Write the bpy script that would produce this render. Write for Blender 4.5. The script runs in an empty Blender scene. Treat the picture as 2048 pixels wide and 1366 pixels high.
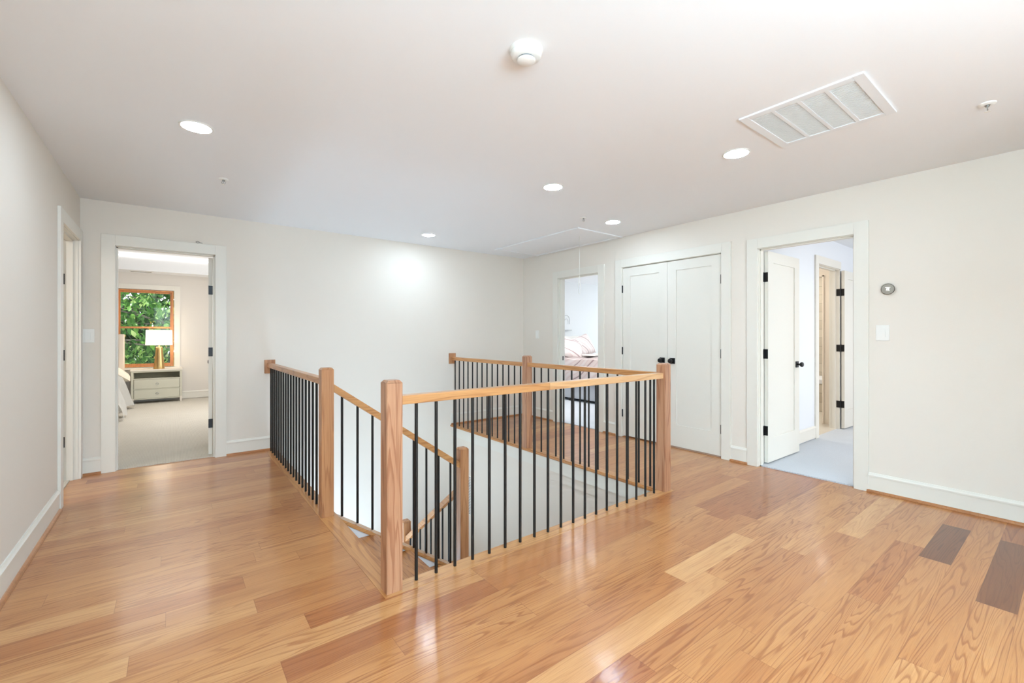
import bpy, bmesh, math, random
from mathutils import Vector, Matrix, noise
R = math.radians
D = bpy.data
COL = bpy.context.scene.collection
random.seed(7)

# ------------------------------------------------------------------ materials
def mat(name):
    m = D.materials.new(name); m.use_nodes = True
    nt = m.node_tree
    b = nt.nodes['Principled BSDF']
    return m, nt, b
def lin(c):
    return tuple(((x/255)/12.92 if x/255 <= .04045 else ((x/255+.055)/1.055)**2.4) for x in c) + (1,)
def N(nt, t, **kw):
    n = nt.nodes.new(t)
    for k, v in kw.items(): setattr(n, k, v)
    return n
def setin(n, **kw):
    for k, v in kw.items(): n.inputs[k.replace('_', ' ')].default_value = v
def plain(name, col, rough=.5, metal=0, bump=0, bscale=300, spec=.5, emit=None, es=0, vary=0):
    m, nt, b = mat(name)
    b.inputs['Base Color'].default_value = lin(col)
    b.inputs['Roughness'].default_value = rough
    b.inputs['Metallic'].default_value = metal
    b.inputs['Specular IOR Level'].default_value = spec
    tc = N(nt, 'ShaderNodeTexCoord')
    if emit:
        b.inputs['Emission Color'].default_value = lin(emit); b.inputs['Emission Strength'].default_value = es
    if bump:
        nz = N(nt, 'ShaderNodeTexNoise'); nz.inputs['Scale'].default_value = bscale; nz.inputs['Detail'].default_value = 3
        bp = N(nt, 'ShaderNodeBump'); bp.inputs['Strength'].default_value = bump; bp.inputs['Distance'].default_value = .002
        nt.links.new(tc.outputs['Object'], nz.inputs['Vector']); nt.links.new(nz.outputs['Fac'], bp.inputs['Height'])
        nt.links.new(bp.outputs['Normal'], b.inputs['Normal'])
    if vary:
        nz = N(nt, 'ShaderNodeTexNoise'); nz.inputs['Scale'].default_value = 2.5
        mx = N(nt, 'ShaderNodeMix', data_type='RGBA')
        c = lin(col); mx.inputs[6].default_value = c; mx.inputs[7].default_value = tuple(x*(1-vary) for x in c[:3]) + (1,)
        nt.links.new(tc.outputs['Object'], nz.inputs['Vector']); nt.links.new(nz.outputs['Fac'], mx.inputs[0])
        nt.links.new(mx.outputs[2], b.inputs['Base Color'])
    return m
def ramp(nt, stops):
    r = N(nt, 'ShaderNodeValToRGB'); e = r.color_ramp.elements
    while len(e) < len(stops): e.new(.5)
    for i, (p, c) in enumerate(stops):
        e[i].position = p; e[i].color = c if len(c) == 4 else lin(c)
    return r
def math_(nt, op, a=None, b=None):
    n = N(nt, 'ShaderNodeMath', operation=op)
    for i, v in enumerate((a, b)):
        if v is None: continue
        if isinstance(v, (int, float)): n.inputs[i].default_value = v
        else: nt.links.new(v, n.inputs[i])
    return n.outputs[0]
def grain(nt, vec, ku=1.0, kv=8.0, rings=9.0, puv=260.0, kw=8.0):
    """vec: x along the board, y across it (metres). Returns ring line factor and pore factor."""
    mp = N(nt, 'ShaderNodeMapping'); mp.inputs['Scale'].default_value = (ku, kv, kw)
    nt.links.new(vec, mp.inputs['Vector'])
    nz = N(nt, 'ShaderNodeTexNoise'); setin(nz, Scale=1.0, Detail=2.5, Roughness=.45, Distortion=.25)
    nt.links.new(mp.outputs[0], nz.inputs['Vector'])
    s = math_(nt, 'MULTIPLY', nz.outputs['Fac'], rings)
    f = math_(nt, 'FRACT', s)
    rr = ramp(nt, [(0, (0, 0, 0, 1)), (.58, (.15, .15, .15, 1)), (.80, (1, 1, 1, 1)), (.90, (.9, .9, .9, 1)), (1, (0, 0, 0, 1))])
    nt.links.new(f, rr.inputs[0])
    mp2 = N(nt, 'ShaderNodeMapping'); mp2.inputs['Scale'].default_value = (7, puv, puv if kw > 1 else 1)
    nt.links.new(vec, mp2.inputs['Vector'])
    nz2 = N(nt, 'ShaderNodeTexNoise'); setin(nz2, Scale=1.0, Detail=2.0, Roughness=.6)
    nt.links.new(mp2.outputs[0], nz2.inputs['Vector'])
    mp3 = N(nt, 'ShaderNodeMapping'); mp3.inputs['Scale'].default_value = (1.3, 14, 14 if kw > 1 else 1)
    nt.links.new(vec, mp3.inputs['Vector'])
    nz3 = N(nt, 'ShaderNodeTexNoise'); setin(nz3, Scale=1.0, Detail=2.0)
    nt.links.new(mp3.outputs[0], nz3.inputs['Vector'])
    return rr.outputs[0], nz2.outputs['Fac'], nz3.outputs['Fac']
def oak(name, axis, light, dark, rough=.32, rings=7.0, strength=.55, coat=.25):
    m, nt, b = mat(name)
    tc = N(nt, 'ShaderNodeTexCoord')
    sx = N(nt, 'ShaderNodeSeparateXYZ'); nt.links.new(tc.outputs['Object'], sx.inputs[0])
    cx = N(nt, 'ShaderNodeCombineXYZ')
    order = {'x': (0, 1, 2), 'y': (1, 0, 2), 'z': (2, 0, 1)}[axis]
    for i, k in enumerate(order): nt.links.new(sx.outputs[k], cx.inputs[i])
    oi = N(nt, 'ShaderNodeObjectInfo')
    add = N(nt, 'ShaderNodeVectorMath', operation='ADD')
    nt.links.new(cx.outputs[0], add.inputs[0])
    nt.links.new(oi.outputs['Location'], add.inputs[1])
    r, p, s = grain(nt, add.outputs[0], ku=.9, kv=13, rings=rings, kw=13, puv=420)
    mx = N(nt, 'ShaderNodeMix', data_type='RGBA'); mx.inputs[6].default_value = lin(light); mx.inputs[7].default_value = lin(dark)
    t = math_(nt, 'MULTIPLY', r, strength)
    pr = ramp(nt, [(.45, (0, 0, 0, 1)), (.62, (1, 1, 1, 1))]); nt.links.new(p, pr.inputs[0])
    t2 = math_(nt, 'MULTIPLY', pr.outputs[0], .28)
    sr = ramp(nt, [(.35, (0, 0, 0, 1)), (.7, (1, 1, 1, 1))]); nt.links.new(s, sr.inputs[0])
    t3 = math_(nt, 'MULTIPLY', sr.outputs[0], .35)
    tt = N(nt, 'ShaderNodeClamp'); nt.links.new(math_(nt, 'ADD', math_(nt, 'ADD', t, t2), t3), tt.inputs[0])
    nt.links.new(tt.outputs[0], mx.inputs[0]); nt.links.new(mx.outputs[2], b.inputs['Base Color'])
    b.inputs['Roughness'].default_value = rough; b.inputs['Coat Weight'].default_value = coat; b.inputs['Coat Roughness'].default_value = .15
    return m
def plank_mat():
    m, nt, b = mat('oak_plank_floor')
    u1 = N(nt, 'ShaderNodeUVMap', uv_map='board'); u2 = N(nt, 'ShaderNodeUVMap', uv_map='ident'); u3 = N(nt, 'ShaderNodeUVMap', uv_map='edge')
    s2 = N(nt, 'ShaderNodeSeparateXYZ'); nt.links.new(u2.outputs[0], s2.inputs[0])
    s3 = N(nt, 'ShaderNodeSeparateXYZ'); nt.links.new(u3.outputs[0], s3.inputs[0])
    r, p, s = grain(nt, u1.outputs[0], ku=.62, kv=9.0, rings=19.0, puv=420, kw=1)
    tone = ramp(nt, [(0, (220, 168, 112)), (.3, (206, 148, 92)), (.6, (196, 135, 80)), (.82, (186, 121, 68)), (.93, (174, 108, 60)), (.95, (134, 80, 40)), (1, (112, 64, 32))])
    nt.links.new(s2.outputs[0], tone.inputs[0])
    # rings are strong on some boards, weak on others
    st = N(nt, 'ShaderNodeMapRange'); setin(st, From_Min=0.0, From_Max=1.0, To_Min=.20, To_Max=.72); nt.links.new(s2.outputs[1], st.inputs[0])
    t = math_(nt, 'MULTIPLY', r, st.outputs[0])
    pr = ramp(nt, [(.45, (0, 0, 0, 1)), (.65, (1, 1, 1, 1))]); nt.links.new(p, pr.inputs[0])
    t2 = math_(nt, 'MULTIPLY', pr.outputs[0], .30)
    sr = ramp(nt, [(.3, (0, 0, 0, 1)), (.75, (1, 1, 1, 1))]); nt.links.new(s, sr.inputs[0])
    t3 = math_(nt, 'MULTIPLY', sr.outputs[0], .38)
    cl = N(nt, 'ShaderNodeClamp'); nt.links.new(math_(nt, 'ADD', math_(nt, 'ADD', t, t2), t3), cl.inputs[0])
    dk = N(nt, 'ShaderNodeMix', data_type='RGBA', blend_type='MULTIPLY'); dk.inputs[7].default_value = (.58, .42, .30, 1)
    nt.links.new(cl.outputs[0], dk.inputs[0]); nt.links.new(tone.outputs[0], dk.inputs[6])
    # thin dark seams: distance to the long edge and to the ends, in metres
    a = math_(nt, 'MINIMUM', s3.outputs[0], s3.outputs[1])
    seam = N(nt, 'ShaderNodeMapRange'); setin(seam, From_Min=.0004, From_Max=.0016, To_Min=.55, To_Max=0.0); nt.links.new(a, seam.inputs[0])
    dd = N(nt, 'ShaderNodeMix', data_type='RGBA', blend_type='MULTIPLY'); dd.inputs[7].default_value = (.45, .3, .2, 1)
    nt.links.new(seam.outputs[0], dd.inputs[0]); nt.links.new(dk.outputs[2], dd.inputs[6])
    nt.links.new(dd.outputs[2], b.inputs['Base Color'])
    b.inputs['Roughness'].default_value = .33; b.inputs['Coat Weight'].default_value = .45; b.inputs['Coat Roughness'].default_value = .11
    mp = N(nt, 'ShaderNodeMapping'); mp.inputs['Scale'].default_value = (1.5, 5, 1); nt.links.new(u1.outputs[0], mp.inputs[0])
    wz = N(nt, 'ShaderNodeTexNoise'); setin(wz, Scale=1.0, Detail=2.0); nt.links.new(mp.outputs[0], wz.inputs[0])
    bp = N(nt, 'ShaderNodeBump'); setin(bp, Strength=.25, Distance=.004); nt.links.new(wz.outputs['Fac'], bp.inputs['Height'])
    bp2 = N(nt, 'ShaderNodeBump'); setin(bp2, Strength=.12, Distance=.001); nt.links.new(cl.outputs[0], bp2.inputs['Height']); nt.links.new(bp.outputs[0], bp2.inputs['Normal'])
    nt.links.new(bp2.outputs[0], b.inputs['Normal']); nt.links.new(bp2.outputs[0], b.inputs['Coat Normal'])
    return m
def carpet_mat(name, c1, c2, rot=0):
    m, nt, b = mat(name)
    tc = N(nt, 'ShaderNodeTexCoord')
    mp = N(nt, 'ShaderNodeMapping'); mp.inputs['Rotation'].default_value = (0, 0, rot); nt.links.new(tc.outputs['Object'], mp.inputs[0])
    w = N(nt, 'ShaderNodeTexWave', wave_type='BANDS', bands_direction='X'); setin(w, Scale=26.0, Distortion=1.2, Detail=2.0, Detail_Scale=3.0)
    nt.links.new(mp.outputs[0], w.inputs['Vector'])
    nz = N(nt, 'ShaderNodeTexNoise'); setin(nz, Scale=90.0, Detail=4.0, Roughness=.7); nt.links.new(tc.outputs['Object'], nz.inputs['Vector'])
    nl = N(nt, 'ShaderNodeTexNoise'); setin(nl, Scale=1.6, Detail=3.0); nt.links.new(tc.outputs['Object'], nl.inputs['Vector'])
    f = math_(nt, 'ADD', math_(nt, 'MULTIPLY', w.outputs['Fac'], .35), math_(nt, 'MULTIPLY', nz.outputs['Fac'], .65))
    f = math_(nt, 'ADD', math_(nt, 'MULTIPLY', f, .75), math_(nt, 'MULTIPLY', nl.outputs['Fac'], .35))
    mx = N(nt, 'ShaderNodeMix', data_type='RGBA'); mx.inputs[6].default_value = lin(c2); mx.inputs[7].default_value = lin(c1)
    nt.links.new(f, mx.inputs[0]); nt.links.new(mx.outputs[2], b.inputs['Base Color'])
    bp = N(nt, 'ShaderNodeBump'); setin(bp, Strength=.8, Distance=.006); nt.links.new(f, bp.inputs['Height']); nt.links.new(bp.outputs[0], b.inputs['Normal'])
    b.inputs['Roughness'].default_value = .95; b.inputs['Specular IOR Level'].default_value = .1
    return m
WALLC = (233, 225, 214)
M = {}
M['wall'] = plain('wall_paint_warm', WALLC, .75, bump=.04, bscale=350, spec=.25)
M['ceil'] = plain('ceiling_paint', (242, 243, 244), .9, bump=.03, bscale=400, spec=.1)
M['trim'] = plain('trim_paint', (232, 228, 218), .38, spec=.4)
M['door'] = plain('door_paint', (230, 226, 216), .42, spec=.4)
M['white'] = plain('cool_white_paint', (234, 237, 242), .5)
M['roomwall'] = plain('bedroom_paint', (226, 220, 212), .75)
M['coolwall'] = plain('cool_bedroom_paint', (228, 231, 232), .8)
M['plastic'] = plain('white_plastic', (240, 238, 232), .35)
M['grille'] = plain('grille_white_paint', (236, 238, 240), .45)
M['louver'] = plain('louver_paint', (226, 226, 224), .5)
M['black'] = plain('black_iron', (32, 31, 30), .42, metal=.3)
M['hinge'] = plain('black_hinge_metal', (40, 40, 42), .35, metal=.6)
M['dark'] = plain('black_leg', (20, 18, 16), .9)  # near-black colour of the bed legs
M['steel'] = plain('steel', (170, 170, 168), .3, metal=1)
M['brass'] = plain('brushed_brass', (196, 164, 112), .34, metal=1, bump=.1, bscale=80)
M['floor'] = plank_mat()
M['oak_z'] = oak('oak_vertical', 'z', (200, 146, 102), (158, 102, 64))
M['oak_zp'] = oak('oak_vertical_pink', 'z', (198, 150, 116), (158, 106, 76), strength=.7)
M['oak_x'] = oak('oak_along_x', 'x', (212, 158, 102), (172, 114, 68))
M['oak_y'] = oak('oak_along_y', 'y', (208, 150, 92), (166, 106, 58))
M['oak_t'] = oak('oak_tread', 'y', (196, 134, 76), (140, 82, 40), rings=12)
M['shoe'] = oak('oak_shoe', 'x', (188, 128, 80), (150, 94, 54), strength=.3)
M['winwood'] = oak('orange_window_wood', 'z', (210, 142, 78), (178, 108, 54), strength=.4)
M['carpet'] = carpet_mat('bedroom_carpet', (226, 220, 208), (186, 178, 164))
M['carpet2'] = carpet_mat('cool_carpet', (222, 226, 230), (178, 184, 192), rot=.6)
M['shade'] = plain('lit_lampshade', (250, 244, 230), .8, emit=(255, 240, 214), es=1.2)
M['lens'] = plain('led_lens', (255, 255, 255), .5, emit=(216, 237, 255), es=66)
M['strip'] = plain('cove_led', (255, 255, 255), .5, emit=(255, 250, 242), es=1.3)
M['linen'] = plain('white_linen', (236, 234, 228), .9, bump=.4, bscale=60)
M['cream'] = plain('cream_linen', (240, 228, 208), .9, bump=.3, bscale=60)
M['headb'] = plain('taupe_upholstery', (205, 193, 178), .9, bump=.3, bscale=250)
M['nstand'] = plain('sage_cabinet_paint', (206, 203, 184), .5)
M['nstop'] = plain('pale_cabinet_top', (232, 224, 210), .4)
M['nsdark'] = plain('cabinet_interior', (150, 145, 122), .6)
M['greyup'] = plain('grey_upholstery', (168, 172, 178), .9, bump=.3, bscale=300)
M['whiteup'] = plain('white_boucle', (226, 228, 226), .95, bump=.6, bscale=90)
M['tile'] = None
def quilt_mat():
    m, nt, b = mat('pink_striped_quilt')
    tc = N(nt, 'ShaderNodeTexCoord')
    w = N(nt, 'ShaderNodeTexWave', wave_type='BANDS', bands_direction='DIAGONAL'); setin(w, Scale=1.7, Distortion=6.0, Detail=1.0, Detail_Scale=.8)
    nt.links.new(tc.outputs['Object'], w.inputs['Vector'])
    r = ramp(nt, [(0, (176, 150, 150)), (.035, (240, 226, 222)), (.5, (244, 232, 228)), (.56, (232, 212, 208)), (1, (246, 238, 235))])
    nt.links.new(w.outputs['Fac'], r.inputs[0]); nt.links.new(r.outputs[0], b.inputs['Base Color'])
    b.inputs['Roughness'].default_value = .9
    return m
M['quilt'] = quilt_mat()
def tile_mat():
    m, nt, b = mat('beige_wall_tile')
    tc = N(nt, 'ShaderNodeTexCoord')
    sx = N(nt, 'ShaderNodeSeparateXYZ'); nt.links.new(tc.outputs['Object'], sx.inputs[0])
    cx = N(nt, 'ShaderNodeCombineXYZ'); nt.links.new(math_(nt, 'ADD', sx.outputs[1], sx.outputs[0]), cx.inputs[0]); nt.links.new(sx.outputs[2], cx.inputs[1])
    br = N(nt, 'ShaderNodeTexBrick'); setin(br, Scale=1.0, Color1=lin((216, 208, 192)), Color2=lin((198, 188, 170)), Mortar=lin((176, 168, 152)), Mortar_Size=.004, Brick_Width=.3, Row_Height=.15)
    nt.links.new(cx.outputs[0], br.inputs['Vector']); nt.links.new(br.outputs['Color'], b.inputs['Base Color'])
    b.inputs['Roughness'].default_value = .2
    return m
M['tile'] = tile_mat()
def leaf_mat():
    m, nt, b = mat('leaf_green')
    u = N(nt, 'ShaderNodeUVMap', uv_map='tone'); s = N(nt, 'ShaderNodeSeparateXYZ'); nt.links.new(u.outputs[0], s.inputs[0])
    r = ramp(nt, [(0, (30, 66, 30)), (.35, (58, 110, 44)), (.65, (110, 160, 70)), (.9, (178, 208, 120)), (.985, (196, 216, 140)), (1, (240, 196, 90))])
    nt.links.new(s.outputs[0], r.inputs[0])
    nt.links.new(r.outputs[0], b.inputs['Base Color']); b.inputs['Roughness'].default_value = .35
    tr = N(nt, 'ShaderNodeBsdfTranslucent'); nt.links.new(r.outputs[0], tr.inputs[0])
    mx = N(nt, 'ShaderNodeMixShader'); mx.inputs[0].default_value = .4
    nt.links.new(b.outputs[0], mx.inputs[1]); nt.links.new(tr.outputs[0], mx.inputs[2])
    nt.links.new(mx.outputs[0], nt.nodes['Material Output'].inputs[0])
    return m
M['leaf'] = leaf_mat()
M['bark'] = plain('bark', (86, 84, 76), .9, bump=.6, bscale=30)
def glass_mat():
    m, nt, b = mat('window_glass')
    t = N(nt, 'ShaderNodeBsdfTransparent'); g = N(nt, 'ShaderNodeBsdfGlossy'); g.inputs['Roughness'].default_value = .02
    f = N(nt, 'ShaderNodeFresnel'); f.inputs[0].default_value = 1.4
    mx = N(nt, 'ShaderNodeMixShader'); nt.links.new(f.outputs[0], mx.inputs[0]); nt.links.new(t.outputs[0], mx.inputs[1]); nt.links.new(g.outputs[0], mx.inputs[2])
    nt.links.new(mx.outputs[0], nt.nodes['Material Output'].inputs[0])
    return m
M['glass'] = glass_mat()

# ------------------------------------------------------------------ geometry helpers
class MB:
    def __init__(s): s.bm = bmesh.new()
    def box(s, x0, x1, y0, y1, z0, z1, bev=0):
        if x1 < x0: x0, x1 = x1, x0
        if y1 < y0: y0, y1 = y1, y0
        if z1 < z0: z0, z1 = z1, z0
        r = bmesh.ops.create_cube(s.bm, size=1)
        v = r['verts']
        bmesh.ops.scale(s.bm, vec=(x1-x0, y1-y0, z1-z0), verts=v)
        bmesh.ops.translate(s.bm, vec=((x0+x1)/2, (y0+y1)/2, (z0+z1)/2), verts=v)
        if bev:
            e = list({e for q in v for e in q.link_edges})
            bmesh.ops.bevel(s.bm, geom=e, offset=bev, segments=2, affect='EDGES', profile=.6)
        return s
    def hexa(s, pts):
        """8 points: bottom 4 (ccw) then top 4."""
        v = [s.bm.verts.new(p) for p in pts]
        for f in ((3, 2, 1, 0), (4, 5, 6, 7), (0, 1, 5, 4), (1, 2, 6, 5), (2, 3, 7, 6), (3, 0, 4, 7)):
            s.bm.faces.new([v[i] for i in f])
        return s
    def cyl(s, p0, p1, r0, r1=None, n=16, caps=True):
        r1 = r0 if r1 is None else r1
        p0, p1 = Vector(p0), Vector(p1); d = p1-p0
        q = d.to_track_quat('Z', 'Y').to_matrix().to_4x4()
        r = bmesh.ops.create_cone(s.bm, cap_ends=caps, segments=n, radius1=r0, radius2=r1, depth=d.length)
        bmesh.ops.transform(s.bm, matrix=Matrix.Translation((p0+p1)/2) @ q, verts=r['verts'])
        return s
    def lathe(s, prof, c=(0, 0, 0), axis=(0, 0, 1), n=28):
        q = Vector(axis).to_track_quat('Z', 'Y').to_matrix().to_4x4(); m = Matrix.Translation(c) @ q
        rings = []
        for r, z in prof:
            rings.append([s.bm.verts.new(m @ Vector((r*math.cos(2*math.pi*i/n), r*math.sin(2*math.pi*i/n), z))) for i in range(n)] if r > 1e-6 else [s.bm.verts.new(m @ Vector((0, 0, z)))])
        for a, b in zip(rings, rings[1:]):
            for i in range(n):
                j = (i+1) % n
                if len(a) == 1 and len(b) == 1: continue
                if len(a) == 1: s.bm.faces.new((a[0], b[j], b[i]))
                elif len(b) == 1: s.bm.faces.new((a[i], a[j], b[0]))
                else: s.bm.faces.new((a[i], a[j], b[j], b[i]))
        return s
    def tube(s, pts, r, n=8, closed=False):
        pts = [Vector(p) for p in pts]; rings = []
        for i, p in enumerate(pts):
            a = pts[i-1] if i > 0 or closed else pts[i]; b = pts[(i+1) % len(pts)] if i < len(pts)-1 or closed else pts[i]
            q = (b-a).normalized().to_track_quat('Z', 'Y')
            rings.append([s.bm.verts.new(p + q @ Vector((r*math.cos(2*math.pi*k/n), r*math.sin(2*math.pi*k/n), 0))) for k in range(n)])
        rr = list(zip(rings, rings[1:])) + ([(rings[-1], rings[0])] if closed else [])
        for a, b in rr:
            for k in range(n): s.bm.faces.new((a[k], a[(k+1) % n], b[(k+1) % n], b[k]))
        if not closed:
            s.bm.faces.new(rings[0][::-1]); s.bm.faces.new(rings[-1])
        return s
    def xform(s, m):
        bmesh.ops.transform(s.bm, matrix=m, verts=s.bm.verts[:]); return s
def obj(name, mb, m, parent=None, smooth=False, loc=None):
    bm = mb.bm if isinstance(mb, MB) else mb
    bmesh.ops.recalc_face_normals(bm, faces=bm.faces[:])
    if parent is not None and loc is None:     # written in world coordinates: move under the parent's own
        root = parent
        off = Vector(parent.location)
        while root.parent: root = root.parent; off += Vector(root.location)
        bmesh.ops.translate(bm, vec=-off, verts=bm.verts[:])
    me = D.meshes.new(name); bm.to_mesh(me); bm.free()
    if smooth:
        me.polygons.foreach_set('use_smooth', [True]*len(me.polygons))
        if hasattr(me, 'set_sharp_from_angle'): me.set_sharp_from_angle(angle=R(40))
    me.materials.append(m)
    o = D.objects.new(name, me); COL.objects.link(o)
    if parent is not None: o.parent = parent
    if loc is not None: o.location = loc
    return o
def tag(o, label, cat, group=None, kind=None):
    o['label'] = label; o['category'] = cat
    if group: o['group'] = group
    if kind: o['kind'] = kind
    return o
def thing(name, label, cat, loc=(0, 0, 0), group=None, kind=None):
    o = D.objects.new(name, None); COL.objects.link(o); o.location = loc; o.empty_display_size = .05
    if label: o['label'] = label; o['category'] = cat
    if group: o['group'] = group
    if kind: o['kind'] = kind
    return o
def struct(name, mb, m, smooth=False):
    o = obj(name, mb, m, None, smooth); o['kind'] = 'structure'; return o
def clone(o, parent, loc):
    c = o.copy(); COL.objects.link(c); c.parent = parent; c.location = loc; return c

# ------------------------------------------------------------------ room dimensions (metres, camera over the origin)
XL, YB, XR, H = -.636, 5.375, 4.37, 2.44
T = .115                                            # wall thickness
DH = 2.045                                          # door head
YR = -3.0                                           # rear of the hall
BX0, BX1, BY0 = .79, 3.165, 1.99                    # border boards round the stairwell
WX0, WX1, WY0 = .905, 3.06, 2.10                    # stairwell opening
# openings
B1 = (-.401, .345); LD = (4.50, 5.285); D2 = (3.835, 4.585); CL = (2.224, 3.453); D3 = (1.141, 1.872)

def wall_x(name, y0, y1, xa, xb, z0, z1, opens, m):
    """wall along x between y0..y1 with openings (x0,x1,z0,z1)"""
    mb = MB(); cur = xa
    for (a, b, c, d) in sorted(opens):
        mb.box(cur, a, y0, y1, z0, z1)
        if c > z0+.001: mb.box(a, b, y0, y1, z0, c)
        if d < z1-.001: mb.box(a, b, y0, y1, d, z1)
        cur = b
    mb.box(cur, xb, y0, y1, z0, z1)
    return struct(name, mb, m)
def wall_y(name, x0, x1, ya, yb, z0, z1, opens, m):
    mb = MB(); cur = ya
    for (a, b, c, d) in sorted(opens):
        mb.box(x0, x1, cur, a, z0, z1)
        if c > z0+.001: mb.box(x0, x1, a, b, z0, c)
        if d < z1-.001: mb.box(x0, x1, a, b, d, z1)
        cur = b
    mb.box(x0, x1, cur, yb, z0, z1)
    return struct(name, mb, m)

J = .019                                            # jamb board thickness
ZB = -2.0                                           # bottom of the stairwell walls
wall_x('wall_back', YB, YB+T, XL, XR+T, ZB, H, [(B1[0]-J, B1[1]+J, -.03, DH+J)], M['wall'])
wall_y('wall_left', XL-T, XL, YR, YB+T, -.03, H, [(LD[0]-J, LD[1]+J, -.03, DH+J)], M['wall'])
wall_y('wall_right', XR, XR+T, YR, YB, -.03, H, [(D3[0]-J, D3[1]+J, -.03, DH+J), (CL[0]-J, CL[1]+J, -.03, DH+.03), (D2[0]-J, D2[1]+J, -.03, DH+J)], M['wall'])
# unseen corner wall placed to darken the right end; added rear opening lets fill in
struct('wall_corner', MB().box(3.0, XR, -.72, -.60, 0, H), M['wall'])
wall_x('wall_rear', YR-T, YR, XL-T, XR+T, 0, H, [(-.1, 1.5, .5, 2.2)], M['wall'])
struct('ceiling', MB().box(XL-T, XR+T, YR-T, YB+T, H, H+.06), M['ceil'])

# ---- floor: individual boards drawn as one surface
def plank_floor():
    bm = bmesh.new()
    u1 = bm.loops.layers.uv.new('board'); u2 = bm.loops.layers.uv.new('ident'); u3 = bm.loops.layers.uv.new('edge')
    rnd = random.Random(11)
    W, y0 = .1285, .437
    special = {0: [(1.9, 3.305, .5, .5), (3.305, 3.99, .985, .95)], 6: [(2.03, 2.78, .02, .15), (2.78, 4.4, .45, .9), (.4, 2.03, .7, .5)],
               1: [(2.56, 3.45, .8, .8), (1.2, 2.56, .55, .9)], -1: [(2.2, 3.5, .6, .8), (3.5, 4.4, .55, .5)],
               -2: [(2.0, 2.95, .45, .9), (2.95, 3.95, .965, .3)], 2: [(2.3, 3.6, .5, .1)], 7: [(1.5, 2.4, .62, .9), (2.4, 3.1, .7, .4)],
               5: [(2.2, 3.3, .45, 1.0)], 4: [(1.4, 2.8, .68, .95)], 12: [(.95, 2.0, .1, .3)], 3: [(1.9, 3.3, .66, .4)]}
    def quad(xa, xb, ya, yb, px0, px1, py0, ra, rb, du, dv):
        vs = [bm.verts.new(p) for p in ((xa, ya, 0), (xb, ya, 0), (xb, yb, 0), (xa, yb, 0))]
        f = bm.faces.new(vs)
        for l in f.loops:
            x, y, _ = l.vert.co
            l[u1].uv = (x+du, y+dv); l[u2].uv = (ra, rb)
        # edge distances need a finer mesh: use four strips instead of one face
        return f
    k = int(math.floor((YR-y0)/W))
    while y0+k*W < YB+.04:
        ya, yb = y0+k*W, y0+(k+1)*W
        segs = []
        sp = sorted(special.get(k, []))
        x = XL-.1-rnd.random()*1.2
        for s in sp + [None]:
            lim = s[0] if s else XR+.1
            while x < lim-1e-6:
                L = rnd.uniform(.55, 1.9)
                e = min(x+L, lim)
                if lim-e < .35: e = lim
                r_ = rnd.random()
                tone = min(.92, max(.03, rnd.gauss(.5, .2))) if r_ < .97 else rnd.uniform(.9, .96)
                segs.append((x, e, tone, rnd.random())); x = e
            if s: segs.append(s); x = s[1]
        for (a, b, ra, rb) in segs:
            du, dv = rnd.uniform(0, 60), rnd.uniform(0, 60)
            # regions: front hall, strip left of the well, strip right of the well, door thresholds
            regs = [(XL, XR, YR, BY0), (XL, BX0, BY0, YB), (BX1, XR, BY0, YB),
                    (B1[0], B1[1], YB, YB+.035), (XR, XR+.03, D3[0], D3[1]), (XR, XR+.03, D2[0], D2[1]), (XR, XR+.1, CL[0], CL[1]), (XL-.05, XL, LD[0], LD[1])]
            for (rx0, rx1, ry0, ry1) in regs:
                xa, xb_, yaa, ybb = max(a, rx0), min(b, rx1), max(ya, ry0), min(yb, ry1)
                if xb_-xa < 1e-4 or ybb-yaa < 1e-4: continue
                # split so that 'edge' interpolates exactly near each border (0 at the border, capped inside)
                e = .003
                xs = sorted({xa, xb_, *[q for q in (a+e, b-e) if xa < q < xb_]})
                ys = sorted({yaa, ybb, *[q for q in (ya+e, yb-e) if yaa < q < ybb]})
                for i in range(len(xs)-1):
                    for j in range(len(ys)-1):
                        vs = [bm.verts.new(p) for p in ((xs[i], ys[j], 0), (xs[i+1], ys[j], 0), (xs[i+1], ys[j+1], 0), (xs[i], ys[j+1], 0))]
                        f = bm.faces.new(vs)
                        for l in f.loops:
                            px, py, _ = l.vert.co
                            l[u1].uv = (px+du, py+dv); l[u2].uv = (ra, rb)
                            l[u3].uv = (min(px-a, b-px, e), min(py-ya, yb-py, e))
        k += 1
    bmesh.ops.remove_doubles(bm, verts=bm.verts[:], dist=1e-5)
    return struct('floor', bm, M['floor'])
plank_floor()
# subfloor slab under the boards
sl = MB(); sl.box(XL-T, XR+T, YR, WY0-.03, -.25, -.004); sl.box(XL-T, WX0-.03, WY0-.03, YB, -.25, -.004); sl.box(WX1+.035, XR+T, WY0-.03, YB, -.25, -.004)
struct('floor_slab', sl, M['wall'])

# border boards with rounded nosing round the well
def nosing(name, poly, m, inner):
    mb = MB(); b = [mb.bm.verts.new((x, y, -.028)) for x, y in poly]; t = [mb.bm.verts.new((x, y, .0015)) for x, y in poly]
    mb.bm.faces.new(b[::-1]); mb.bm.faces.new(t)
    for k in range(4): mb.bm.faces.new((b[k], b[(k+1) % 4], t[(k+1) % 4], t[k]))
    a, c = inner; es = [e for e in mb.bm.edges if {e.verts[0], e.verts[1]} in ({b[a], b[c]}, {t[a], t[c]})]
    bmesh.ops.bevel(mb.bm, geom=es, offset=.009, segments=4, affect='EDGES')
    return struct(name, mb, m)
nosing('trim_1', [(BX0, BY0), (WX0, WY0), (WX0, YB), (BX0, YB)], M['oak_y'], (1, 2))
nosing('trim_2', [(BX0, BY0), (BX1, BY0), (BX1, WY0), (WX0, WY0)], M['oak_x'], (2, 3))
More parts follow.
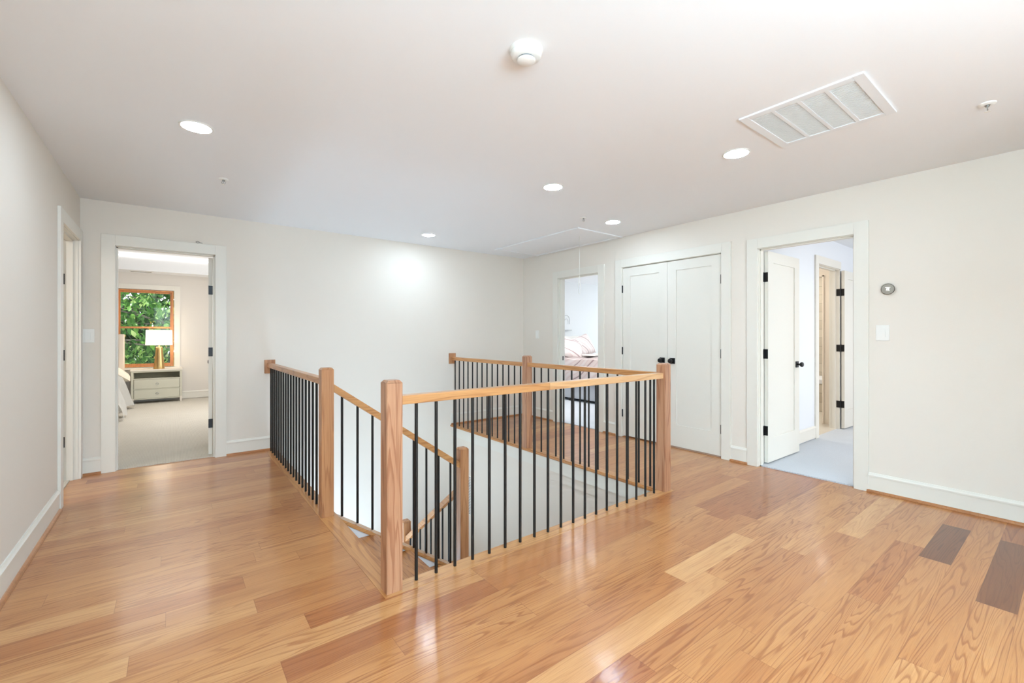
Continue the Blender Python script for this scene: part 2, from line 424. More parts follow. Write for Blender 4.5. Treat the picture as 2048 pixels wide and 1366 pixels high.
nosing('trim_3', [(WX1, WY0), (BX1, WY0), (BX1, YB), (WX1, YB)], M['oak_y'], (3, 0))

# stairwell walls and fascia
struct('wall_stairwell_right', MB().box(WX1+.045, WX1+.12, WY0-.03, YB, ZB, -.03), M['wall'])
struct('trim_4', MB().box(WX1+.020, WX1+.044, WY0, YB, -.155, -.029), M['trim'])
struct('wall_stairwell_left', MB().box(WX0-.16, WX0-.055, WY0-.03, YB, ZB, -.03), M['wall'])
struct('wall_stairwell_front', MB().box(WX0-.12, WX1+.12, WY0-.13, WY0-.03, ZB, -.03), M['wall'])
struct('floor_stairwell', MB().box(WX0-.1, WX1+.1, WY0-.1, YB, ZB-.05, -1.905), M['oak_x'])

# ---- baseboards and oak shoe moulding
def base_prof(side):
    return [(0, 0.012), (.014, .012), (.014, .122), (.018, .124), (.018, .134), (.012, .142), (.007, .152), (0, .152)]
SHOE = [(.013, 0), (.030, 0), (.030, .006), (.026, .014), (.019, .019), (.013, .021)]
def extrude(mb, prof, p0, p1, n):
    """prof: (out, z) list; n: outward normal xy"""
    rings = []
    for p in (p0, p1):
        rings.append([mb.bm.verts.new((p[0]+n[0]*o, p[1]+n[1]*o, z)) for o, z in prof])
    a, b = rings
    L = len(prof)
    for i in range(L): mb.bm.faces.new((a[i], a[(i+1) % L], b[(i+1) % L], b[i]))
    mb.bm.faces.new(a[::-1]); mb.bm.faces.new(b)
def baseboard(name, runs, n, z=0, shoe=True):
    mb = MB(); ms = MB()
    for p0, p1 in runs:
        extrude(mb, [(o, q+z) for o, q in base_prof(0)], p0, p1, n)
        if shoe: extrude(ms, [(o, q+z) for o, q in SHOE], p0, p1, n)
    o = struct(name, mb, M['trim'])
    if shoe: obj('shoe_molding', ms, M['shoe'], o)
    else: ms.bm.free()
    return o
baseboard('baseboard_left', [((XL, YR), (XL, 4.377)),], (1, 0))
baseboard('baseboard_back', [((XL, YB), (-.50, YB)), ((.443, YB), (WX0-.03, YB)), ((WX1+.01, YB), (XR, YB))], (0, -1))
baseboard('baseboard_right', [((XR, -.60), (XR, 1.05)), ((XR, 1.965), (XR, 2.13)), ((XR, 3.545), (XR, 3.742)), ((XR, 4.68), (XR, YB))], (-1, 0))
baseboard('baseboard_corner', [((3.0, -.60), (XR, -.60))], (0, 1))

# ---- door casings and jambs
CW, CT = .096, .018
def casing_x(name, x0, x1, y, n, y_in, top=DH, both=True, stop_y=None):
    """opening x0..x1 in a wall along x; face at y with outward normal n (-1/+1); jamb runs to y_in"""
    mb = MB(); r = .004
    ya, yb = y, y+n*CT
    mb.box(x0-CW-r, x0-r, ya, yb, 0, top+r+CW, .002); mb.box(x1+r, x1+r+CW, ya, yb, 0, top+r+CW, .002)
    mb.box(x0-r, x1+r, ya, yb, top+r, top+r+CW, .002)
    o = struct(name, mb, M['trim'])
    jb = MB()
    jb.box(x0-J+.0005, x0, y, y_in, 0, top); jb.box(x1, x1+J-.0005, y, y_in, 0, top); jb.box(x0, x1, y, y_in, top, top+J-.0005)
    if stop_y:
        s0, s1 = stop_y
        jb.box(x0, x0+.011, s0, s1, 0, top); jb.box(x1-.011, x1, s0, s1, 0, top); jb.box(x0, x1, s0, s1, top-.011, top)
    obj('jamb', jb, M['trim'], o)
    if both:
        ms = MB(); ya, yb = y_in, y_in-n*CT
        ms.box(x0-CW-r, x0-r, ya, yb, .01, top+r+CW, .002); ms.box(x1+r, x1+r+CW, ya, yb, .01, top+r+CW, .002); ms.box(x0-r, x1+r, ya, yb, top+r, top+r+CW, .002)
        obj('inner_casing', ms, M['trim'], o)
    return o
def casing_y(name, y0, y1, x, n, x_in, top=DH, both=True, stop_x=None, nojamb=False):
    mb = MB(); r = .004
    xa, xb = x, x+n*CT
    mb.box(xa, xb, y0-CW-r, y0-r, 0, top+r+CW, .002); mb.box(xa, xb, y1+r, y1+r+CW, 0, top+r+CW, .002)
    mb.box(xa, xb, y0-r, y1+r, top+r, top+r+CW, .002)
    o = struct(name, mb, M['trim'])
    jb = MB()
    jb.box(x, x_in, y0-J+.0005, y0, 0, top); jb.box(x, x_in, y1, y1+J-.0005, 0, top); jb.box(x, x_in, y0, y1, top, top+J-.0005)
    if stop_x:
        s0, s1 = stop_x
        jb.box(s0, s1, y0, y0+.011, 0, top); jb.box(s0, s1, y1-.011, y1, 0, top); jb.box(s0, s1, y0, y1, top-.011, top)
    obj('jamb', jb, M['trim'], o)
    if both:
        ms = MB(); xa, xb = x_in, x_in-n*CT
        ms.box(xa, xb, y0-CW-r, y0-r, .01, top+r+CW, .002); ms.box(xa, xb, y1+r, y1+r+CW, .01, top+r+CW, .002); ms.box(xa, xb, y0-r, y1+r, top+r, top+r+CW, .002)
        obj('inner_casing', ms, M['trim'], o)
    return o
casing_x('trim_5', B1[0], B1[1], YB, -1, YB+T, stop_y=(YB+.03, YB+.072), both=False)
o = casing_y('trim_6', LD[0], LD[1]-.02, XL, 1, XL-T, stop_x=(XL-.03, XL-.072), both=False)
casing_y('trim_7', D2[0], D2[1], XR, -1, XR+T, stop_x=(XR+.03, XR+.072))
casing_y('trim_8', CL[0], CL[1], XR, -1, XR+T, top=DH+.015, both=False, stop_x=(XR+.045, XR+.08))
o = casing_y('trim_9', D3[0], D3[1], XR, -1, XR+T, stop_x=(XR+.03, XR+.072))

# ---- doors
def door_leaf(w, h, t=.035, st=.115, tr=.105, br=.235, rec=.009):
    """slab in local coords: x 0..w, y 0..t, z 0..h with one recessed panel on both faces"""
    mb = MB()
    mb.box(0, st, 0, t, 0, h); mb.box(w-st, w, 0, t, 0, h)
    mb.box(st, w-st, 0, t, 0, br); mb.box(st, w-st, 0, t, h-tr, h)
    mb.box(st-.001, w-st+.001, rec, t-rec, br-.001, h-tr+.001)
    return mb
def knob_parts(parent, mx, w, t, z, sides=(0, 1), rim=.066):
    """square rose with a round knob on each side, at x=w-rim"""
    for s in sides:
        y = 0 if s == 0 else t; n = -1 if s == 0 else 1
        a = MB().box(w-rim-.032, w-rim+.032, y, y+n*.008, z-.032, z+.032, .002).xform(mx)
        k = obj('knob_rose', a, M['hinge'], parent)
        b = MB().lathe([(0, 0), (.011, 0), (.010, .020), (.014, .025), (.022, .031), (.0255, .040), (.024, .050), (.016, .056), (0, .057)], (w-rim, y+n*.006, z), (0, n, 0), 24).xform(mx)
        obj('knob', b, M['hinge'], k, smooth=True)
def hinge(parent, c, leaves, pin=True):
    """c: knuckle centre; leaves: list of boxes"""
    mb = MB()
    if pin: mb.cyl((c[0], c[1], c[2]-.045), (c[0], c[1], c[2]+.045), .0065, n=12)
    for b in leaves: mb.box(*b)
    return obj('hinge', mb, M['hinge'], parent)

# bedroom door: hinged on the right jamb, swung a little past square into the bedroom, so its edge shows
d = thing('door_1', None, None, (B1[1]-.012, YB+T+.003, .012), kind='structure')
mx = Matrix.Translation((B1[1]-.012, YB+T+.003, .012)) @ Matrix.Rotation(R(82), 4, 'Z')
lf = door_leaf(.72, 2.02).xform(mx)
obj('door_panel', lf, M['door'], d)
knob_parts(d, mx, .72, .035, .92)
for z in (1.70, 1.065, .33):
    hinge(d, (B1[1]-.004, YB+T-.002, z), [(B1[1]-.047, B1[1]-.012, YB+T-.001, YB+T+.0025, z-.045, z+.045), (B1[1]-.003, B1[1]-.0005, YB+T-.036, YB+T-.002, z-.045, z+.045)])
# door in the left wall: hinged on the far jamb, open into the room behind
ly1 = LD[1]-.02
d = thing('door_2', None, None, (XL-T-.003, ly1-.012, .012), kind='structure')
mx = Matrix.Translation((XL-T-.003, ly1-.008, .012)) @ Matrix.Rotation(R(187), 4, 'Z')
obj('door_panel', door_leaf(.74, 2.02).xform(mx), M['door'], d)
knob_parts(d, mx, .74, .035, .92)
for z in (1.71, 1.065, .33):
    hinge(d, (XL-T+.001, ly1-.005, z), [(XL-T-.0028, XL-T+.0015, ly1-.036, ly1-.008, z-.045, z+.045), (XL-T+.002, XL-T+.034, ly1-.003, ly1-.0005, z-.045, z+.045)])
# closet: pair of doors, shut
cm = (CL[0]+CL[1])/2 + .001
for i, (y0, y1) in enumerate(((CL[0]+.004, cm-.0015), (cm+.0015, CL[1]-.003))):
    w = y1-y0
    d = thing('door_%d' % (3+i), None, None, (XR+.006, y0, .02), kind='structure')
    # leaf local x -> +y (for i=0 hinge at y0) ; face towards -x
    if i == 0: mx = Matrix.Translation((XR+.041, y0, .02)) @ Matrix.Rotation(R(90), 4, 'Z')
    else: mx = Matrix.Translation((XR+.006, y1, .02)) @ Matrix.Rotation(R(-90), 4, 'Z')
    obj('door_panel', door_leaf(w, 2.035, st=.105, tr=.105, br=.235).xform(mx), M['door'], d)
    knob_parts(d, mx, w, .035, .935, sides=(1,) if i == 0 else (0,), rim=.062)
    hy = CL[0]+.001 if i == 0 else CL[1]-.001
    for z in (1.80, 1.05, .29):
        mb = MB().cyl((XR-.002, hy, z-.045), (XR-.002, hy, z+.045), .0075, n=12); mb.box(XR-.001, XR+.004, hy-.004, hy+.004, z-.045, z+.045)
        obj('hinge', mb, M['hinge'], d)
struct('trim_10', MB().box(XR+.0, XR+.1, CL[0], CL[1], -.003, .004), M['shoe'])
struct('wall_closet', MB().box(XR+.7, XR+.75, 1.98, 3.58, 0, H).box(XR+T, XR+.75, 3.5, 3.58, 0, H), M['wall'])
# far right doorway: door hinged on the far jamb, open 90 degrees into the room
d = thing('door_5', None, None, (XR+T+.004, D3[1]-.006, .022), kind='structure')
mx = Matrix.Translation((XR+T+.006, D3[1]-.036, .022)) @ Matrix.Rotation(R(-.8), 4, 'Z')
obj('door_panel', door_leaf(.722, 2.015).xform(mx), M['door'], d)
knob_parts(d, mx, .722, .035, .912)
for z in (1.79, 1.057, .325):
    hinge(d, (XR+T+.002, D3[1]+.001, z), [(XR+T+.0015, XR+T+.0062, D3[1]-.034, D3[1]-.001, z-.045, z+.045), (XR+T-.034, XR+T, D3[1]-.0035, D3[1]-.0005, z-.045, z+.045)])
# strike plate of the small bedroom doorway
tag(obj('strike_plate', MB().box(XR+.072, XR+.1, D2[1]-.003, D2[1]-.0003, .88, .94, .001), M['hinge']), 'small black strike plate on the jamb of the pink bed bedroom doorway', 'strike plate')

# ------------------------------------------------------------------ railings
RT, RB = .937, .893
bal_mb = MB().cyl((0, 0, 0), (0, 0, RB+.004), .0085, n=14)
bal0 = None
def newel(parent, cx, cy, z0, z1, m, s=.08):
    mb = MB(); h = s/2
    mb.box(cx-h, cx+h, cy-h, cy+h, z0, z1-.014)
    a = h-.012
    mb.hexa([(cx-h, cy-h, z1-.014), (cx+h, cy-h, z1-.014), (cx+h, cy+h, z1-.014), (cx-h, cy+h, z1-.014), (cx-a, cy-a, z1), (cx+a, cy-a, z1), (cx+a, cy+a, z1), (cx-a, cy+a, z1)])
    bmesh.ops.remove_doubles(mb.bm, verts=mb.bm.verts[:], dist=1e-5)
    es = [e for e in mb.bm.edges if abs(e.verts[0].co.z-e.verts[1].co.z) > .5]
    bmesh.ops.bevel(mb.bm, geom=es, offset=.003, segments=2, affect='EDGES')
    return obj('newel_post', mb, m, parent)
def rail_box(parent, x0, x1, y0, y1, m):
    return obj('handrail', MB().box(x0, x1, y0, y1, RB, RT, .004), m, parent)
def rosette(parent, x, z):
    mb = MB().box(x-.052, x+.052, YB-.019, YB, z-.073, z+.073, .003)
    return obj('rosette', mb, M['oak_z'], parent)
bal_me = None
def balusters(parent, pts, h=RB):
    global bal_me
    if bal_me is None:
        o = obj('baluster', bal_mb, M['black'], parent, smooth=True, loc=Vector(pts[0])-parent.location)
        bal_me = o; pts = pts[1:]
    for p in pts: clone(bal_me, parent, Vector(p)-parent.location)
# left gallery rail
rl = thing('gallery_railing', 'oak and black metal railing running from the back wall plate to the left newel post', 'railing', (.84, 3.17, 0))
newel(rl, .838, 3.17, 0.0015, 1.012, M['oak_z'])
rail_box(rl, .81, .866, 3.209, YB-.018, M['oak_y']); rosette(rl, .838, .90)
balusters(rl, [(.838, 5.30-.1103*k, .001) for k in range(18)])
# front gallery rail
rf = thing('gallery_railing', 'long front railing with black balusters starting at the nearest oak newel post', 'railing', (.845, 2.053, 0))
newel(rf, .845, 2.053, .0015, 1.015, M['oak_zp'])
newel(rf, 3.103, 2.048, .0015, 1.012, M['oak_zp'])
rail_box(rf, .884, 1.86, 2.024, 2.080, M['oak_x'])
rail_box(rf, 1.86, 3.064, 2.024, 2.080, oak('oak_along_x_light', 'x', (226, 182, 132), (188, 134, 88)))
balusters(rf, [(.974+.11155*k, 2.052, .001) for k in range(19)])
# right gallery rail
rr_ = thing('gallery_railing', 'far railing with middle oak newel post in front of the small bedroom doorway', 'railing', (3.105, 3.756, 0))
newel(rr_, 3.106, 3.756, .0015, 1.013, M['oak_zp'])
rail_box(rr_, 3.075, 3.131, 3.795, YB-.018, M['oak_y']); rail_box(rr_, 3.075, 3.131, 2.087, 3.717, M['oak_y']); rosette(rr_, 3.088, .918)
balusters(rr_, [(3.103, 5.311-.1111*k, .001) for k in range(14)] + [(3.103, 3.628-.1121*k, .001) for k in range(14)])

# ------------------------------------------------------------------ staircase
RISE, RUN = .19, .2588
st = thing('staircase', 'oak staircase with white risers descending from the gap between two newel posts', 'staircase', (.905, 2.6, -.76))
xn = [.905+RUN*k for k in range(5)]
for k in range(1, 4):
    obj('tread', MB().box(max(xn[k-1]-.03, .888), xn[k], WY0-.027, 3.112, -RISE*k-.027, -RISE*k, .006), M['oak_t'], st)
for k in range(0, 4):
    zt = -RISE*k-.028 if k else -.03
    obj('riser', MB().box(xn[k]-.045, xn[k]-.028, WY0-.027, 3.112, -RISE*(k+1), zt), M['white'], st)
yn = [3.20+RUN*k for k in range(5)]
obj('stair_landing', MB().box(xn[4]-.29, WX1+.042, WY0-.027, yn[0], -.76-.027, -.76, .006), M['oak_t'], st)
for k in range(1, 5):
    obj('tread', MB().box(1.962, WX1+.042, yn[k-1]-.03, yn[k], -.76-RISE*k-.027, -.76-RISE*k, .006), M['oak_x'], st)
for k in range(0, 5):
    obj('riser', MB().box(1.962, WX1+.042, yn[k]-.045, yn[k]-.028, -.76-RISE*(k+1), -.76-RISE*k-.028), M['white'], st)
def cz(x): return -.018-.70*(x-.93)
xa, xb = .912, 1.878
mb = MB().hexa([(xa-.02, 3.113, cz(xa)-.5), (xb, 3.113, cz(xb)-.5), (xb, 3.212, cz(xb)-.5), (xa-.02, 3.212, cz(xa)-.5), (xa-.02, 3.113, cz(xa)-.030), (xb, 3.113, cz(xb)-.030), (xb, 3.212, cz(xb)-.030), (xa-.02, 3.212, cz(xa)-.030)])
obj('stringer', mb, M['white'], st)
def cz2(y): return -.775-.73*(y-3.21)
ya, yb = 3.21, 4.25
mb = MB().hexa([(1.88, ya, cz2(ya)-.45), (1.961, ya, cz2(ya)-.45), (1.961, yb, cz2(yb)-.45), (1.88, yb, cz2(yb)-.45), (1.88, ya, cz2(ya)-.03), (1.961, ya, cz2(ya)-.03), (1.961, yb, cz2(yb)-.03), (1.88, yb, cz2(yb)-.03)])
obj('stringer', mb, M['white'], st)
# sloping balustrade of the upper flight
su = thing('stair_railing', 'sloping oak handrail with black balusters beside the top flight of the stairs', 'railing', (1.92, 3.17, -.76))
newel(su, 1.92, 3.17, -.758, .30, M['oak_z'])
def tz(x): return .898-.708*(x-.88)
x0, x1 = .879, 1.881
mb = MB().hexa([(x0, 3.142, tz(x0)-.053), (x1, 3.142, tz(x1)-.053), (x1, 3.198, tz(x1)-.053), (x0, 3.198, tz(x0)-.053), (x0, 3.142, tz(x0)), (x1, 3.142, tz(x1)), (x1, 3.198, tz(x1)), (x0, 3.198, tz(x0))])
bmesh.ops.bevel(mb.bm, geom=mb.bm.edges[:], offset=.004, segments=2, affect='EDGES')
obj('handrail', mb, M['oak_x'], su)
mb = MB().hexa([(xa-.02, 3.098, cz(xa)-.03), (xb-.005, 3.098, cz(xb)-.03), (xb-.005, 3.225, cz(xb)-.03), (xa-.02, 3.225, cz(xa)-.03), (xa-.02, 3.098, cz(xa)), (xb-.005, 3.098, cz(xb)), (xb-.005, 3.225, cz(xb)), (xa-.02, 3.225, cz(xa))])
bmesh.ops.bevel(mb.bm, geom=mb.bm.edges[:], offset=.005, segments=2, affect='EDGES')
obj('shoe_rail', mb, M['oak_x'], su)
L0 = tz(0)-.053+.018-cz(0)
first = obj('baluster', MB().cyl((0, 0, 0), (0, 0, tz(.943)-.05-cz(.943)+.004), .0085, n=14), M['black'], su, smooth=True, loc=Vector((.943, 3.17, cz(.943)-.004))-su.location)
for k in range(1, 9):
    x = .943+.108*k
    clone(first, su, Vector((x, 3.17, cz(x)-.004))-su.location)
# lower flight balustrade
sw = thing('stair_railing', 'lower oak handrail descending away from the landing to a short post', 'railing', (1.92, 4.28, -1.7))
newel(sw, 1.92, 4.29, -1.9, -.675, M['oak_z'])
def lz(y): return -.123-.765*(y-3.332)
ya, yb = 3.209, 4.251
mb = MB().hexa([(1.892, ya, lz(ya)-.056), (1.948, ya, lz(ya)-.056), (1.948, yb, lz(yb)-.056), (1.892, yb, lz(yb)-.056), (1.892, ya, lz(ya)), (1.948, ya, lz(ya)), (1.948, yb, lz(yb)), (1.892, yb, lz(yb))])
bmesh.ops.bevel(mb.bm, geom=mb.bm.edges[:], offset=.004, segments=2, affect='EDGES')
obj('handrail', mb, M['oak_y'], sw)
mb = MB().hexa([(1.86, ya, cz2(ya)-.03), (1.98, ya, cz2(ya)-.03), (1.98, yb, cz2(yb)-.03), (1.86, yb, cz2(yb)-.03), (1.86, ya, cz2(ya)), (1.98, ya, cz2(ya)), (1.98, yb, cz2(yb)), (1.86, yb, cz2(yb))])
obj('shoe_rail', mb, M['oak_y'], sw)
first = None
for k in range(9):
    y = 3.285+.112*k
    p = Vector((1.92, y, cz2(y)-.004))-sw.location
    if first is None: first = obj('baluster', MB().cyl((0, 0, 0), (0, 0, lz(3.7)-.05-cz2(3.7)+.004), .0085, n=14), M['black'], sw, smooth=True, loc=p)
    else: clone(first, sw, p)
# perforated grille on the stairwell wall
g = thing('wall_grille', 'white perforated grille low on the stairwell wall behind the landing post', 'vent', (WX1+.044, 5.0, -.87))
obj('frame', MB().box(WX1+.037, WX1+.0445, 4.90, 5.12, -1.12, -.61, .002), M['plastic'], g)
mb = MB()
for i in range(24):
    z = -1.105+i*.0205
    mb.box(WX1+.035, WX1+.0368, 4.905, 5.11, z, z+.010)
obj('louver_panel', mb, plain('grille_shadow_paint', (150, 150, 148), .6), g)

# ------------------------------------------------------------------ ceiling items
def downlight(x, y, label):
    t = thing('recessed_ceiling_light', label, 'ceiling light', (x, y, H), 'round recessed ceiling lights')
    obj('trim_ring', MB().lathe([(.074, -.004), (.084, -.004), (.086, -.0005), (.074, -.0005)], (x, y, H), n=40), M['plastic'], t, smooth=True)
    obj('lens', MB().lathe([(0, -.0035), (.0745, -.0035), (.0745, -.0008), (0, -.0008)], (x, y, H), n=40), M['lens'], t)
downlight(.113, 3.145, 'round recessed ceiling light nearest the left wall, large and bright')
downlight(2.456, 2.64, 'round recessed ceiling light above the middle of the stairwell')
downlight(2.970, 1.413, 'round recessed ceiling light beside the white air return grille')
downlight(2.439, 4.80, 'round recessed ceiling light closest to the blank back wall')
downlight(3.714, 3.06, 'round recessed ceiling light next to the attic hatch and closet wall')
downlight(-.1, -1.2, 'added unseen recessed light behind the photographer close to the left wall')  # unseen downlight added to brighten the near hall
downlight(1.4, -1.6, 'added unseen recessed light in the rear hall behind the photographer')  # second added downlight, out of view, for more light from behind

s = thing('smoke_detector', 'round white smoke detector on the open middle of the ceiling', 'smoke detector', (1.19, 1.455, H))
c = (1.19, 1.445, H); K = 1.22
LS = lambda p: [(a*K, b*K) for a, b in p]
obj('base', MB().lathe(LS([(.058, 0), (.058, -.006), (.056, -.009), (.053, -.010), (.054, -.013), (.052, -.024), (.046, -.029), (.0, -.030)]), c, n=40), M['plastic'], s, smooth=True)
mb = MB().lathe(LS([(.032, -.036), (.031, -.040), (.026, -.043), (0, -.044), ]), c, n=32)
sc_ = obj('sensor_cap', mb, M['plastic'], s, smooth=True)
mb = MB().lathe(LS([(.028, -.0295), (.028, -.0362), (0, -.0362)]), c, n=32)
obj('sensor_slot', mb, plain('slot_grey', (120, 120, 120), .7), s)

v = thing('return_grille', 'large white four panel air return grille in the ceiling', 'vent', (2.8, .9, H))
gx0, gx1, gy0, gy1 = 2.505, 3.09, .616, 1.178
mb = MB()
mb.box(gx0, gx1, gy0, gy0+.045, H-.010, H, .002); mb.box(gx0, gx1, gy1-.045, gy1, H-.010, H, .002)
mb.box(gx0, gx0+.045, gy0+.045, gy1-.045, H-.010, H, .002); mb.box(gx1-.045, gx1, gy0+.045, gy1-.045, H-.010, H, .002)
pw = (gy1-gy0-.09-3*.018)/4
for k in range(1, 4):
    y = gy0+.045+k*pw+(k-1)*.018
    mb.box(gx0+.045, gx1-.045, y, y+.018, H-.009, H-.001)
obj('frame', mb, M['grille'], v)
for k in range(4):
    ya = gy0+.045+k*(pw+.018); mb = MB()
    n = 38
    mb.box(gx0+.045, gx1-.045, ya, ya+pw, H-.0035, H-.0005)
    for i in range(n):
        x = gx0+.05+i*(gx1-gx0-.10)/n
        mb.box(x, x+.006, ya, ya+pw, H-.0075, H-.0036)
    obj('louver_panel', mb, M['louver'], v)

def sprinkler(x, y, label, z=H, s=1.0):
    t = thing('ceiling_fire_sprinkler', label, 'fire sprinkler', (x, y, z), 'pendent fire sprinklers')
    obj('escutcheon', MB().lathe([(.034*s, 0), (.033*s, -.005), (.024*s, -.009), (.012*s, -.010), (.012*s, 0)], (x, y, z), n=28), M['plastic'], t, smooth=True)
    mb = MB().cyl((x, y, z-.004), (x, y, z-.018), .008*s, n=12)
    for a in (0, math.pi):
        mb.tube([(x+.008*math.cos(a), y+.008*math.sin(a), z-.018), (x+.013*math.cos(a), y+.013*math.sin(a), z-.028), (x+.004*math.cos(a), y+.004*math.sin(a), z-.042)], .002, 6)
    mb.cyl((x, y, z-.018), (x, y, z-.042), .0018, n=8)
    obj('sprinkler_head', mb, M['steel'], t, smooth=True)
    obj('deflector', MB().cyl((x, y, z-.042), (x, y, z-.0435), .013*s, n=20), M['plastic'], t)
sprinkler(3.369, .309, 'small fire sprinkler on the ceiling right of the air return grille')
sprinkler(.316, 4.058, 'small fire sprinkler on the ceiling in front of the left bedroom doorway')
sprinkler(3.335, 3.128, 'small fire sprinkler on the ceiling between two lights near the attic hatch')

a = thing('attic_hatch', 'white pull down attic hatch in the ceiling along the right wall', 'hatch', (3.96, 4.24, H))
hx0, hx1, hy0, hy1, w = 3.572, 4.352, 3.436, 5.035, .06
mb = MB()
mb.box(hx0, hx1, hy0, hy0+w, H-.014, H, .003); mb.box(hx0, hx1, hy1-w, hy1, H-.014, H, .003)
mb.box(hx0, hx0+w, hy0+w, hy1-w, H-.014, H, .003); mb.box(hx1-w, hx1, hy0+w, hy1-w, H-.014, H, .003)
obj('frame', mb, M['ceil'], a)
obj('hatch_panel', MB().box(hx0+w+.003, hx1-w-.003, hy0+w+.003, hy1-w-.003, H-.006, H), M['ceil'], a)
px, py = 3.893, 3.717
mb = MB(); pts = [(px, py, H-.006), (px+.001, py, 2.2), (px-.002, py, 2.02), (px, py, 1.955)]
mb.tube(pts, .0034, 8)
loop = []
for i in range(25):
    t_ = i/24*2*math.pi
    loop.append((px+.018*math.sin(t_)*(0.45+.55*(1-math.cos(t_))/2)*.8, py-.018*math.sin(t_)*(0.45+.55*(1-math.cos(t_))/2)*.6, 1.955-.11*(1-math.cos(t_))))
mb.tube(loop[:-1], .0026, 8, closed=True)
mb.tube([(px, py, 1.955), (px-.004, py+.003, 1.90), (px+.003, py-.002, 1.84)], .0022, 6)
tag(obj('pull_cord', mb, plain('white_cord', (226, 224, 216), .7)), 'thin white looped pull cord hanging from the attic hatch', 'cord')

# ------------------------------------------------------------------ wall items
def switch_x(name, x, z, label):     # on the back wall
    t = thing(name, label, 'light switch', (x, YB, z))
    mb = MB().box(x-.041, x+.041, YB-.006, YB, z-.060, z+.060, .002); obj('wall_plate', mb, M['plastic'], t)
    mb = MB().hexa([(x-.017, YB-.006, z-.033), (x+.017, YB-.006, z-.033), (x+.017, YB-.005, z-.033), (x-.017, YB-.005, z-.033), (x-.017, YB-.006, z+.033), (x+.017, YB-.006, z+.033), (x+.017, YB-.005, z+.033), (x-.017, YB-.005, z+.033)])
    for q in mb.bm.verts:
        if q.co.y < YB-.0055: q.co.y = YB-(.013 if q.co.z < z else .008)
    obj('rocker', mb, M['plastic'], t)
def switch_y(name, y, z, label, w=.041):
    t = thing(name, label, 'light switch', (XR, y, z))
    obj('wall_plate', MB().box(XR-.006, XR, y-w, y+w, z-.060, z+.060, .002), M['plastic'], t)
    mb = MB().box(XR-.009, XR-.005, y-.017, y+.017, z-.033, z+.033)
    for q in mb.bm.verts:
        if q.co.x < XR-.008: q.co.x = XR-(.013 if q.co.z < z else .008)
    obj('rocker', mb, M['plastic'], t)
switch_x('light_switch', -.585, 1.23, 'white rocker light switch on the back wall beside the left bedroom door casing')
switch_y('light_switch', .956, 1.252, 'white rocker light switch on the right wall under the thermostat')
switch_y('light_switch', 5.04, 1.252, 'small white light switch near the far corner beyond the railing', .036)
# thermostat
ty, tzc = .921, 1.588
t = thing('thermostat', 'round grey thermostat with a lit reading on the right wall', 'thermostat', (XR, ty, tzc))
obj('housing', MB().lathe([(.0, 0), (.036, 0), (.040, .006), (.042, .019), (.0415, .022), (.0, .022)], (XR, ty, tzc), (-1, 0, 0), 48), plain('thermostat_rim', (84, 82, 74), .3, metal=.7), t, smooth=True)
fc = obj('display', MB().lathe([(0, .0222), (.0388, .0222), (.0385, .0228), (0, .0232)], (XR, ty, tzc), (-1, 0, 0), 48), plain('thermostat_glass', (158, 155, 146), .25), t, smooth=True)
lit = plain('display_light', (255, 255, 250), .5, emit=(255, 255, 250), es=.6)
xm = XR-.0236
mb = MB().box(xm-.0006, xm+.0003, ty-.0155, ty+.0155, tzc+.0105, tzc+.0135); obj('display_bar', mb, lit, fc, loc=Vector(-t.location)); mb = MB().box(xm-.0006, xm+.0003, ty-.011, ty+.011, tzc-.0135, tzc-.0108)
obj('display_bar', mb, lit, fc, loc=Vector(-t.location))
cu = D.curves.new('reading', 'FONT'); cu.body = '60'; cu.size = .019; cu.align_x = 'CENTER'; cu.align_y = 'CENTER'; cu.extrude = .0003; cu.offset = .0005
tmp = D.objects.new('reading_tmp', cu); COL.objects.link(tmp)
me = D.meshes.new_from_object(tmp.evaluated_get(bpy.context.evaluated_depsgraph_get())); D.objects.remove(tmp)
me.materials.clear(); me.materials.append(lit)
ro = D.objects.new('digits', me); COL.objects.link(ro); ro.parent = fc
ro.rotation_euler = (R(90), 0, R(-90)); ro.location = (-.0238, 0, 0)
# small wire hook lying on the casing head
hk = MB(); hxx, hz = .215, 2.149
pts = [(hxx-.012+.014*math.cos(q), YB-.010, hz+.010+.009*math.sin(q)) for q in [i/14*2*math.pi*.92 for i in range(15)]] + [(hxx+.028, YB-.012, hz+.004)]
hk.tube(pts, .0018, 6)
tag(obj('wire_hook', hk, M['hinge']), 'small dark wire hook lying on top of the left bedroom door casing', 'hook')

# ------------------------------------------------------------------ bedroom behind the left doorway
FY = 10.68
Z1 = 2.40; WZ = (.640, 2.095); WXX = (-.80, .035)
wall_x('wall_bedroom_far', FY, FY+.15, -4.2, 1.7, 0, 2.9, [(WXX[0], WXX[1], WZ[0], WZ[1])], M['roomwall'])
wall_y('wall_bedroom_right', 1.6, 1.7, YB+T, FY, 0, 2.9, [], M['roomwall'])
wall_y('wall_bedroom_left', -4.3, -4.2, YB+T, FY+.1, 0, 2.9, [], M['roomwall'])
struct('wall_bedroom_front', MB().box(-4.2, B1[0]-J, YB+T, YB+T+.02, 0, 2.9).box(B1[1]+J, 1.7, YB+T, YB+T+.02, 0, 2.9).box(B1[0]-J, B1[1]+J, YB+T, YB+T+.02, DH+J, 2.9), M['roomwall'])
struct('floor_bedroom', MB().box(-4.2, 1.7, YB+.035, FY, -.03, .010), M['carpet'])
